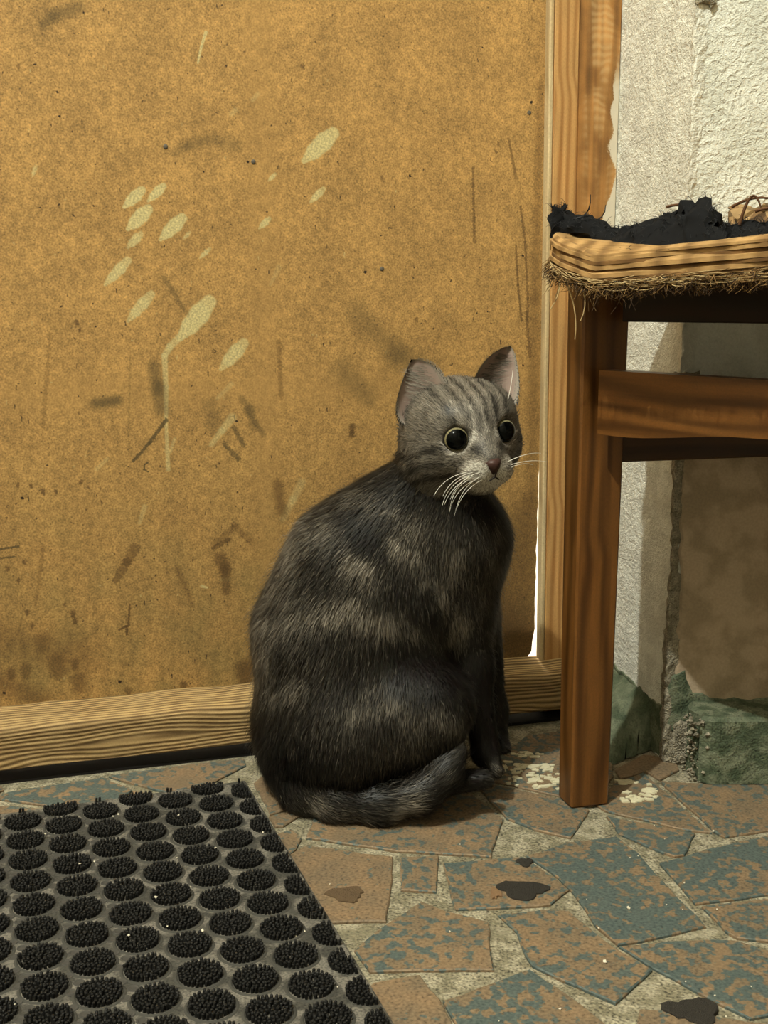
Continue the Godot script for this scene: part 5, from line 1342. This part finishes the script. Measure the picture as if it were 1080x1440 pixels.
func cat() -> void:
	var t = tag(holder("cat", Vector3(0, 0, 0)), "grey tabby cat sitting before the door, looking back over its shoulder", "cat")
	rng.seed = 71
	var bones := BONES()
	# ---- body
	grid(Vector3(-0.135, -0.004, -1.09), Vector3(0.12, 0.36, -0.85), 0.005)
	for b in bones:
		add_bone(b[0], b[1], b[2], b[3], b[6])
	var body := surface()
	var bv: PackedVector3Array = body[0]
	var bi: PackedInt32Array = body[1]
	for k in bv.size(): bv[k].y = maxf(bv[k].y, 0.0005)
	var bn := normals_of(bv, bi)
	# ---- head, in its own axes: x to the viewer's right of the face, y up, z out through the nose
	var yaw := deg_to_rad(21.5)
	var roll := deg_to_rad(6.0)
	var HB := Basis(Vector3.UP, yaw) * Basis(Vector3.RIGHT, deg_to_rad(2.0)) * Basis(Vector3.BACK, roll)
	var neck_local: Vector3 = HB.inverse() * (Vector3(bones[3][1]) - HEAD)
	grid(Vector3(-0.066, -0.075, -0.066), Vector3(0.066, 0.056, 0.072), 0.0027)
	add_bone(Vector3(0, 0.002, -0.004), Vector3(0, 0.002, -0.004), 0.040, 0.040, 0.02, Vector3(0.96, 1.04, 0.92))
	for s in [-1.0, 1.0]:
		add_bone(Vector3(0.025 * s, -0.014, 0.008), Vector3(0.025 * s, -0.014, 0.008), 0.0205, 0.0205, 0.014)
		add_bone(Vector3(0.017 * s, 0.014, 0.022), Vector3(0.024 * s, 0.016, 0.008), 0.017, 0.016, 0.014)
		add_bone(Vector3(0.020 * s, -0.013, 0.029), Vector3(0.020 * s, -0.013, 0.029), 0.010, 0.010, 0.012)
	add_bone(Vector3(0, 0.012, 0.030), Vector3(0, -0.0165, 0.050), 0.0125, 0.0085, 0.014)
	add_bone(Vector3(0, -0.020, 0.036), Vector3(0, -0.020, 0.036), 0.018, 0.018, 0.012)
	for s in [-1.0, 1.0]:
		add_bone(Vector3(0.0088 * s, -0.0262, 0.046), Vector3(0.0088 * s, -0.0262, 0.046), 0.0112, 0.0112, 0.006, Vector3(0.9, 1.1, 1.0))
	add_bone(Vector3(0, -0.0335, 0.041), Vector3(0, -0.0335, 0.041), 0.0098, 0.0098, 0.007)
	add_bone(Vector3(0, -0.030, 0.012), Vector3(0, -0.030, 0.028), 0.021, 0.013, 0.014)
	add_bone(Vector3(0, -0.006, -0.014), neck_local, 0.036, 0.034, 0.03)
	for s in [-1.0, 1.0]:
		carve(Vector3(0.0210 * s, 0.0024, 0.0392), 0.0094, 0.004)
	var head := surface()
	var hv: PackedVector3Array = head[0]
	var hi: PackedInt32Array = head[1]
	var hn := normals_of(hv, hi)

	# ---- where fur grows, how it lies, how long, what tone
	var fur := {"p": PackedVector3Array(), "n": PackedVector3Array(), "c": PackedColorArray(), "i": PackedInt32Array()}
	var skin := {"p": PackedVector3Array(), "n": PackedVector3Array(), "c": PackedColorArray(), "i": PackedInt32Array()}
	var nz := FastNoiseLite.new()
	nz.seed = 6
	nz.frequency = 26.0
	nz.fractal_octaves = 3
	var nf := FastNoiseLite.new()
	nf.seed = 8
	nf.frequency = 90.0
	var patches := PATCHES()
	var flow := PackedVector3Array()
	var tone := PackedFloat32Array()
	var leng := PackedFloat32Array()
	for k in bv.size():
		var p := bv[k]
		var f := Vector3.ZERO
		var l := 0.0
		var w := 0.0
		for b in bones:
			var d: Vector3 = b[1] - b[0]
			var h := clampf((p - b[0]).dot(d) / maxf(d.length_squared(), 1e-9), 0.0, 1.0)
			var dist: float = (p - b[0] - d * h).length() - lerpf(b[2], b[3], h)
			if dist > 0.04: continue
			var q := exp(-maxf(dist, -0.01) * 160.0)
			f += b[4] * q
			l += b[5] * q
			w += q
		f /= maxf(w, 1e-6)
		flow.append(f)
		leng.append(l / maxf(w, 1e-6))
		var tn := -0.10 + nz.get_noise_3d(p.x, p.y, p.z) * 0.16
		# soft cross bands of the tabby coat over back and flank
		var band := sin((p.y * 1.0 - p.x * 0.75) * 120.0 + nz.get_noise_3d(p.y, p.z, p.x) * 3.0)
		tn += 0.10 * band
		var xy := Vector2(p.x, p.y) + Vector2(nz.get_noise_3d(p.x * 2.0, p.y * 2.0, 1.0), nz.get_noise_3d(p.x * 2.0, p.y * 2.0, 5.0)) * 0.006
		var light := 0.0
		var shade := 0.0
		for a in patches:
			var d2: float = seg_dist(xy, a[0], a[1]) / a[2]
			var k2: float = a[3] * (1.0 - smoothstep(0.1, 1.9, d2))
			light = maxf(light, k2)
			shade = minf(shade, k2)
		tn += (light * 0.58 + shade * 0.95) * (1.0 + 1.2 * nf.get_noise_3d(p.x * 0.5, p.y * 0.5, p.z * 0.5))
		tone.append(clampf(tn, -1.0, 0.85))
	grow(fur, bv, bn, bi, flow, tone, leng, 1.5e6, 0.00035, 0.25, nf, Transform3D())
	append_skin(skin, bv, bn, bi, tone, Transform3D())

	var hflow := PackedVector3Array()
	var htone := PackedFloat32Array()
	var hlen := PackedFloat32Array()
	for k in hv.size():
		var p := hv[k]
		var f := (p - Vector3(0, -0.016, 0.075)).normalized()
		if p.z < 0.02 and p.y < 0.0: f += Vector3(0, -0.9, 0)
		hflow.append(f)
		var eye := minf(p.distance_to(Vector3(-0.0210, 0.0028, 0.041)), p.distance_to(Vector3(0.0210, 0.0028, 0.041)))
		var l := lerpf(0.0025, 0.0072, smoothstep(0.062, 0.012, p.z))
		if p.y < -0.01 and p.z < 0.012: l = 0.013
		if eye < 0.0125: l = 0.0012
		if p.distance_to(Vector3(0, -0.0195, 0.0575)) < 0.006: l = 0.0
		hlen.append(l)
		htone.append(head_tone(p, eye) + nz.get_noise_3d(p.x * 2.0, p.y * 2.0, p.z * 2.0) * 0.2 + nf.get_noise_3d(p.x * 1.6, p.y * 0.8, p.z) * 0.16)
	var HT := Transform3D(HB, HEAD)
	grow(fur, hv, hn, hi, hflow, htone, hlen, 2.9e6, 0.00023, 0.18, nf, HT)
	append_skin(skin, hv, hn, hi, htone, HT)

	# ---- ears: cupped, with the fold at the outer edge
	ear(skin, fur, HT, Vector3(-0.0105, 0.036, 0.010), Vector3(-0.0462, 0.012, -0.004), Vector3(-0.0345, 0.0625, -0.010), Vector3(-0.004, 0.0, 0.0), nf)
	ear(skin, fur, HT, Vector3(0.0115, 0.037, 0.001), Vector3(0.0440, 0.015, 0.009), Vector3(0.0535, 0.0635, -0.004), Vector3(-0.001, 0.0, 0.0), nf)

	var skin_m := mat(Color.WHITE, 0.8)
	skin_m.vertex_color_use_as_albedo = true
	obj("body", array_mesh(skin), skin_m, t)
	var fur_m := mat(Color.WHITE, 0.48)
	fur_m.vertex_color_use_as_albedo = true
	fur_m.metallic_specular = 0.35
	var fo := obj("fur", array_mesh(fur), fur_m, t)
	fo.set_meta("kind", "stuff")

	# ---- eyes: wide black pupils in a thin pale green iris
	for s in [-1.0, 1.0]:
		var look := (HB * Vector3(0.17 * s - 0.10, -0.02, 1.0)).normalized()
		var side := Vector3.UP.cross(look).normalized()
		var EB := Basis(side, look, side.cross(look))
		var c := HT * Vector3(0.0208 * s, 0.0022, 0.0342)
		var r := 0.0105
		var ball := holder("eye", c, EB, t)
		var cap := func(from: float, to: float, rad: float) -> ArrayMesh:
			var pr := []
			for k in 9:
				var a := deg_to_rad(lerpf(to, from, k / 8.0))
				pr.append(Vector2(rad * sin(a), rad * cos(a)))
			return smooth(lathe(pr, 32))
		var rim_m := mat(c8(24, 20, 17), 0.35)
		obj("eyeball", cap.call(63.0, 130.0, r * 0.995), rim_m, ball)
		var iris_m := mat(c8(122, 114, 84), 0.3)
		obj("iris", cap.call(53.0, 64.0, r), iris_m, ball)
		var pup := mat(c8(5, 6, 5), 0.08)
		pup.metallic_specular = 0.25
		obj("pupil", cap.call(0.0, 53.5, r * 1.003), pup, ball)
		# lids: a dark line close to the eye
		var st := start()
		var pts := []
		for k in 25:
			var a := k * TAU / 24
			var tall := 0.0097 if sin(a) < 0.0 else 0.0092
			pts.append(EB * Vector3(cos(a) * 0.0101, 0.0028 - 0.0012 * absf(cos(a)), -sin(a) * tall) + c)
		tube(st, pts, 0.0008, 0.0008, 6)
		obj("eyelid", st.commit(), mat(c8(40, 34, 29), 0.5), t)

	# ---- nose leather and mouth line
	var ns := start()
	var no := func(x: float, y: float, z: float) -> Vector3: return HT * Vector3(x, y, z)
	var ring0 := [no.call(-0.0082, -0.0167, 0.0565), no.call(-0.0042, -0.0139, 0.0592), no.call(0.0000, -0.0132, 0.0602), no.call(0.0042, -0.0139, 0.0592), no.call(0.0082, -0.0167, 0.0565), no.call(0.0060, -0.0219, 0.0575), no.call(0.0018, -0.0263, 0.0580), no.call(-0.0018, -0.0263, 0.0580), no.call(-0.0060, -0.0219, 0.0575)]
	var mid: Vector3 = no.call(0.0, -0.0182, 0.0628)
	for k in ring0.size():
		tri(ns, ring0[k], ring0[(k + 1) % ring0.size()], mid, HB * Vector3(0, 0, 1))
		tri(ns, ring0[k], ring0[(k + 1) % ring0.size()], no.call(0, -0.0185, 0.05), HB * Vector3(0, 0, -1))
	obj("nose", smooth(ns.commit()), mat(c8(66, 43, 37), 0.45), t)
	var ms := start()
	tube(ms, [no.call(0, -0.0246, 0.0600), no.call(0, -0.0285, 0.0585)], 0.0006, 0.0005, 5)
	for s in [-1.0, 1.0]:
		tube(ms, [no.call(0, -0.0285, 0.0585), no.call(0.0040 * s, -0.0312, 0.0568), no.call(0.0095 * s, -0.0318, 0.0520), no.call(0.0145 * s, -0.0305, 0.0450)], 0.0006, 0.0004, 5)
		for k in 2:
			var nst := Vector3(0.0042 * s, -0.0192, 0.0580)
			tube(ms, [no.call(nst.x, nst.y, nst.z), no.call(nst.x + 0.0014 * s, nst.y + 0.0004, nst.z - 0.001)], 0.0009, 0.0005, 5)
	obj("mouth", ms.commit(), mat(c8(36, 26, 22), 0.6), t)

	# ---- whiskers, each by itself
	var wm := mat(c8(236, 232, 220), 0.4)
	for k in 9:
		var row := k % 3
		var root := Vector3(-0.0105 - 0.004 * (k / 3), -0.0232 - 0.0032 * row, 0.0560 - 0.0035 * (k / 3))
		var tip := Vector3(-0.044 - 0.004 * (k / 3) + 0.0065 * row + rng.randf_range(-0.003, 0.003), -0.038 - 0.0085 * row + rng.randf_range(-0.004, 0.004), 0.062 - 0.006 * row)
		var ws := start()
		tube(ws, transform_all(HT, bend(root, tip, Vector3(-0.004, 0.0045, 0.003), 10)), 0.00027, 0.00013, 5)
		obj("whisker", ws.commit(), wm, t)
	for a in [[-0.0195, 0.036, -0.0185], [-0.0225, 0.041, -0.0265], [-0.0250, 0.028, -0.027]]:
		var ws := start()
		tube(ws, transform_all(HT, bend(Vector3(0.0125, a[0], 0.0540), Vector3(0.0125 + a[1], a[2], 0.046), Vector3(0.0, 0.003, 0.003), 10)), 0.0003, 0.00014, 5)
		obj("whisker", ws.commit(), wm, t)
	var bs := start()
	tube(bs, transform_all(HT, bend(Vector3(0.030, 0.020, 0.026), Vector3(0.043, 0.047, 0.016), Vector3(-0.001, 0.0, 0.003), 8)), 0.00028, 0.00015, 5)
	obj("whisker", bs.commit(), wm, t)

func transform_all(T: Transform3D, pts: Array) -> Array:
	var r := []
	for p in pts: r.append(T * p)
	return r

func head_tone(p: Vector3, eye: float) -> float:
	var t := 0.42
	var x := absf(p.x)
	if p.z > 0.0 and p.y > 0.004:
		# the M on the forehead
		var up := clampf((p.y - 0.004) / 0.04, 0.0, 1.0)
		var wob := sin(p.y * 260.0) * 0.0007
		for line in [[0.0035, 0.0055], [0.0115, 0.0150], [0.0215, 0.0270]]:
			var at := lerpf(line[0], line[1], up) + wob
			t -= 0.42 * exp(-pow((x - at) / 0.0017, 2.0)) * smoothstep(0.0, 0.12, up)
		for line in [[0.0072, 0.0095], [0.0, 0.0], [0.0165, 0.021]]:
			var at := lerpf(line[0], line[1], up) + wob
			t += 0.34 * exp(-pow((x - at) / 0.0022, 2.0)) * (1.0 - up * 0.6)
	# pale spectacles, dark inner corners
	if eye < 0.020: t += 0.5 * smoothstep(0.0165, 0.0115, eye) * (1.0 if p.y < 0.002 else 0.55)
	t -= 0.7 * exp(-(Vector2(x - 0.0105, p.y + 0.0065).length_squared()) / 0.0000140) * (1.0 if p.z > 0.03 else 0.0)
	t += 0.5 * exp(-(Vector2(x - 0.0085, p.y - 0.0015).length_squared()) / 0.0000100) * (1.0 if p.z > 0.03 else 0.0)
	# nose bridge a shade darker on its sides
	if p.z > 0.045 and p.y > -0.012: t += 0.06
	# white muzzle and chin
	var muz := minf(p.distance_to(Vector3(-0.0095, -0.0272, 0.050)), p.distance_to(Vector3(0.0095, -0.0272, 0.050)))
	t += 0.8 * smoothstep(0.0165, 0.0110, muz)
	t += 0.45 * smoothstep(0.0165, 0.0100, p.distance_to(Vector3(0, -0.036, 0.044)))
	for row in 3:
		if x > 0.010 and p.z > 0.036: t -= 0.75 * exp(-pow((p.y + 0.0222 + row * 0.0036 + (x - 0.014) * 0.12) / 0.0008, 2.0)) * smoothstep(0.0105, 0.0125, x) * smoothstep(0.021, 0.018, x)
	# cheek stripes running back from the eye, darker throat
	if x > 0.022 and p.z < 0.036:
		for line in [[-0.006, -0.35], [-0.017, -0.30], [-0.027, -0.2]]:
			t -= 0.42 * exp(-pow((p.y - line[0] - (0.036 - p.z) * line[1] * 0.4) / 0.0026, 2.0))
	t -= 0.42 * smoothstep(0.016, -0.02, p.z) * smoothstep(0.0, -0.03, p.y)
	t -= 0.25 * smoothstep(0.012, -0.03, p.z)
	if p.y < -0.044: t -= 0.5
	return clampf(t, -0.9, 1.5)

func push(d: Dictionary, p: Vector3, n: Vector3, c: Color) -> int:
	d.p.append(p)
	d.n.append(n)
	d.c.append(c)
	return d.p.size() - 1

func append_skin(skin: Dictionary, v: PackedVector3Array, n: PackedVector3Array, idx: PackedInt32Array, tone: PackedFloat32Array, T: Transform3D) -> void:
	var base: int = skin.p.size()
	for k in v.size():
		var c := fur_tone(tone[k] - 0.1, 0.0) * 0.75
		push(skin, T * v[k], (T.basis * n[k]).normalized(), Color(c.x, c.y, c.z))
	for i in idx: skin.i.append(base + i)

func grow(fur: Dictionary, v: PackedVector3Array, n: PackedVector3Array, idx: PackedInt32Array, flow: PackedVector3Array, tone: PackedFloat32Array, leng: PackedFloat32Array, density: float, wide: float, lift: float, nf: FastNoiseLite, T: Transform3D) -> void:
	for k in range(0, idx.size(), 3):
		var a := v[idx[k]]
		var b := v[idx[k + 1]]
		var c := v[idx[k + 2]]
		var want := (b - a).cross(c - a).length() * 0.5 * density
		var count := int(want) + (1 if rng.randf() < want - int(want) else 0)
		for m in count:
			var u := rng.randf()
			var w := rng.randf()
			if u + w > 1.0:
				u = 1.0 - u
				w = 1.0 - w
			var at := 1.0 - u - w
			var p := a * at + b * u + c * w
			var L := (leng[idx[k]] * at + leng[idx[k + 1]] * u + leng[idx[k + 2]] * w) * rng.randf_range(0.7, 1.2)
			if L < 0.0008: continue
			var nn := (n[idx[k]] * at + n[idx[k + 1]] * u + n[idx[k + 2]] * w).normalized()
			var fl := flow[idx[k]] * at + flow[idx[k + 1]] * u + flow[idx[k + 2]] * w
			var tn := tone[idx[k]] * at + tone[idx[k + 1]] * u + tone[idx[k + 2]] * w
			tn += rng.randf_range(-0.34, 0.34) * (0.6 + absf(tn))
			if rng.randf() < 0.13 and tn > -0.42: tn = maxf(tn, 0.0) + rng.randf_range(0.06, 0.28) + nf.get_noise_3d(p.x * 3.0, p.y * 1.5, p.z * 2.0) * 0.16
			strand(fur, T * p, (T.basis * nn).normalized(), T.basis * fl, L, wide * rng.randf_range(0.8, 1.3), lift, tn)

func strand(fur: Dictionary, p: Vector3, n: Vector3, fl: Vector3, L: float, wide: float, lift: float, tn: float) -> void:
	var f := fl - n * fl.dot(n)
	if f.length() < 0.05: f = n.cross(Vector3.RIGHT)
	f = (f.normalized() + Vector3(rng.randf_range(-0.2, 0.2), rng.randf_range(-0.2, 0.2), rng.randf_range(-0.2, 0.2))).normalized()
	f = (f - n * f.dot(n)).normalized()
	var up := lift * rng.randf_range(0.5, 1.6) * (2.2 if rng.randf() < 0.06 else 1.0)
	var s := n.cross(f) * wide
	var p0 := p - n * 0.0006
	var p1 := p + f * L * 0.5 + n * L * up * 0.75
	var p2 := p + f * L * 0.98 + n * L * up * 0.95
	var c0 := fur_tone(tn - 0.18, 0.0)
	var c1 := fur_tone(tn, 0.02)
	var c2 := fur_tone(tn + 0.10, 0.03)
	var k0 := Color(c0.x, c0.y, c0.z)
	var k1 := Color(c1.x, c1.y, c1.z)
	var k2 := Color(c2.x, c2.y, c2.z)
	var nn := (n + f * 0.15).normalized()
	var i := push(fur, p0 - s, nn, k0)
	push(fur, p0 + s, nn, k0)
	push(fur, p1 - s * 0.8, nn, k1)
	push(fur, p1 + s * 0.8, nn, k1)
	push(fur, p2, nn, k2)
	# front faces are clockwise seen from the side n points to
	fur.i.append_array([i, i + 1, i + 3, i, i + 3, i + 2, i + 2, i + 3, i + 4] if (p0 + s - p0 + s).cross(p1 - p0).dot(n) < 0.0 else [i, i + 3, i + 1, i, i + 2, i + 3, i + 2, i + 4, i + 3])

func ear(skin: Dictionary, fur: Dictionary, T: Transform3D, inner: Vector3, outer: Vector3, tip: Vector3, bulge: Vector3, nf: FastNoiseLite) -> void:
	var nu := 16
	var nt := 18
	var at := func(s: float, t_: float, back: float) -> Vector3:
		var t := maxf(t_, 0.0)
		var across := (outer - inner).normalized()
		var i := inner.lerp(tip - across * 0.0075, t) + (Vector3(0, 0.003, 0.001) - across * 0.0022) * sin(t * PI)
		var o := outer.lerp(tip + across * 0.0060, pow(t, 1.12)) + (bulge + across * 0.0055) * sin(pow(t, 0.75) * PI)
		var f := (s + 1.0) * 0.5
		var p := i.lerp(o, f)
		var round_ := sqrt(maxf(0.0, 1.0 - pow(t, 4.5)))
		p = p.lerp(i.lerp(o, 0.5), 1.0 - round_)
		p.z -= (1.0 - s * s) * 0.0135 * (1.0 - t * 0.75)
		p -= Vector3(0, 0, back)
		p.y -= (1.0 - s * s) * 0.004 * (1.0 - t)
		return p
	for side in [0, 1]:
		var base: int = skin.p.size()
		for t in nt + 1:
			for s in nu + 1:
				var fs := s * 2.0 / nu - 1.0
				var ft := float(t) / nt
				var thin := 0.0016 * (1.0 - pow(absf(fs), 6.0)) * (1.0 - pow(ft, 6.0))
				var p: Vector3 = at.call(fs, ft, 0.0)
				var du: Vector3 = at.call(fs + 0.02, ft, 0.0) - at.call(fs - 0.02, ft, 0.0)
				var dt: Vector3 = at.call(fs, minf(ft + 0.02, 0.99), 0.0) - at.call(fs, minf(ft + 0.02, 0.99) - 0.04, 0.0)
				var n := du.cross(dt).normalized()
				if n.z < 0.0: n = -n
				if side:
					p -= n * thin
					n = -n
				var rim := smoothstep(0.8, 1.0, absf(fs)) + smoothstep(0.9, 1.0, ft)
				var c := Vector3(0.29, 0.205, 0.165).lerp(Vector3(0.30, 0.27, 0.22), clampf(rim, 0, 1)) if side == 0 else fur_tone(0.05, 0.0)
				push(skin, T * p, (T.basis * n).normalized(), Color(c.x, c.y, c.z))
				# short fur on the back, longer pale hair from the inner edge across the cup
				if side == 1 and ft < 0.93:
					for q in 5:
						strand(fur, T * (p + du * rng.randf_range(-0.5, 0.5) * 2.0 + dt * rng.randf_range(-0.4, 0.4)), (T.basis * n).normalized(), T.basis * dt, 0.004 * (1.0 - ft * 0.6), 0.0002, 0.2, 0.1 + rng.randf_range(-0.2, 0.2))
				elif absf(fs) > 0.86 and ft < 0.9:
					for q in 6:
						strand(fur, T * (p + dt * rng.randf_range(-0.5, 0.5)), (T.basis * n).normalized(), T.basis * (dt + (outer - inner).normalized() * dt.length() * signf(fs) * 0.25), 0.003, 0.00018, 0.1, 0.75 + rng.randf_range(-0.2, 0.3))
				elif side == 0 and fs < 0.1 and ft < 0.75:
					for q in 4:
						if rng.randf() < 0.85 - ft * 0.6: strand(fur, T * (p + du * rng.randf_range(-1.5, 1.5) + dt * rng.randf_range(-0.5, 0.5)), (T.basis * n).normalized(), T.basis * (dt.normalized() * 0.7 + du.normalized() * signf(outer.x - inner.x) * signf(du.x) * 0.7), rng.randf_range(0.007, 0.013), 0.0002, 0.35, 0.75 + rng.randf_range(-0.4, 0.4))
				elif side == 0 and fs >= 0.1 and ft < 0.2:
					for q in 3: strand(fur, T * p, (T.basis * n).normalized(), T.basis * dt, rng.randf_range(0.004, 0.009), 0.0002, 0.3, 0.35 + rng.randf_range(-0.3, 0.3))
		for t in nt:
			for s in nu:
				var i := base + t * (nu + 1) + s
				var pa: Vector3 = skin.p[i]
				var pb: Vector3 = skin.p[i + 1]
				var pc: Vector3 = skin.p[i + nu + 1]
				var flip: bool = (pb - pa).cross(pc - pa).dot(skin.n[i]) > 0.0
				for e in [[i, i + 1, i + nu + 2], [i, i + nu + 2, i + nu + 1]]:
					skin.i.append_array([e[0], e[2], e[1]] if flip else e)

func array_mesh(d: Dictionary) -> ArrayMesh:
	var a := []
	a.resize(Mesh.ARRAY_MAX)
	a[Mesh.ARRAY_VERTEX] = d.p
	a[Mesh.ARRAY_NORMAL] = d.n
	a[Mesh.ARRAY_COLOR] = d.c
	a[Mesh.ARRAY_INDEX] = d.i
	var m := ArrayMesh.new()
	m.add_surface_from_arrays(Mesh.PRIMITIVE_TRIANGLES, a)
	return m
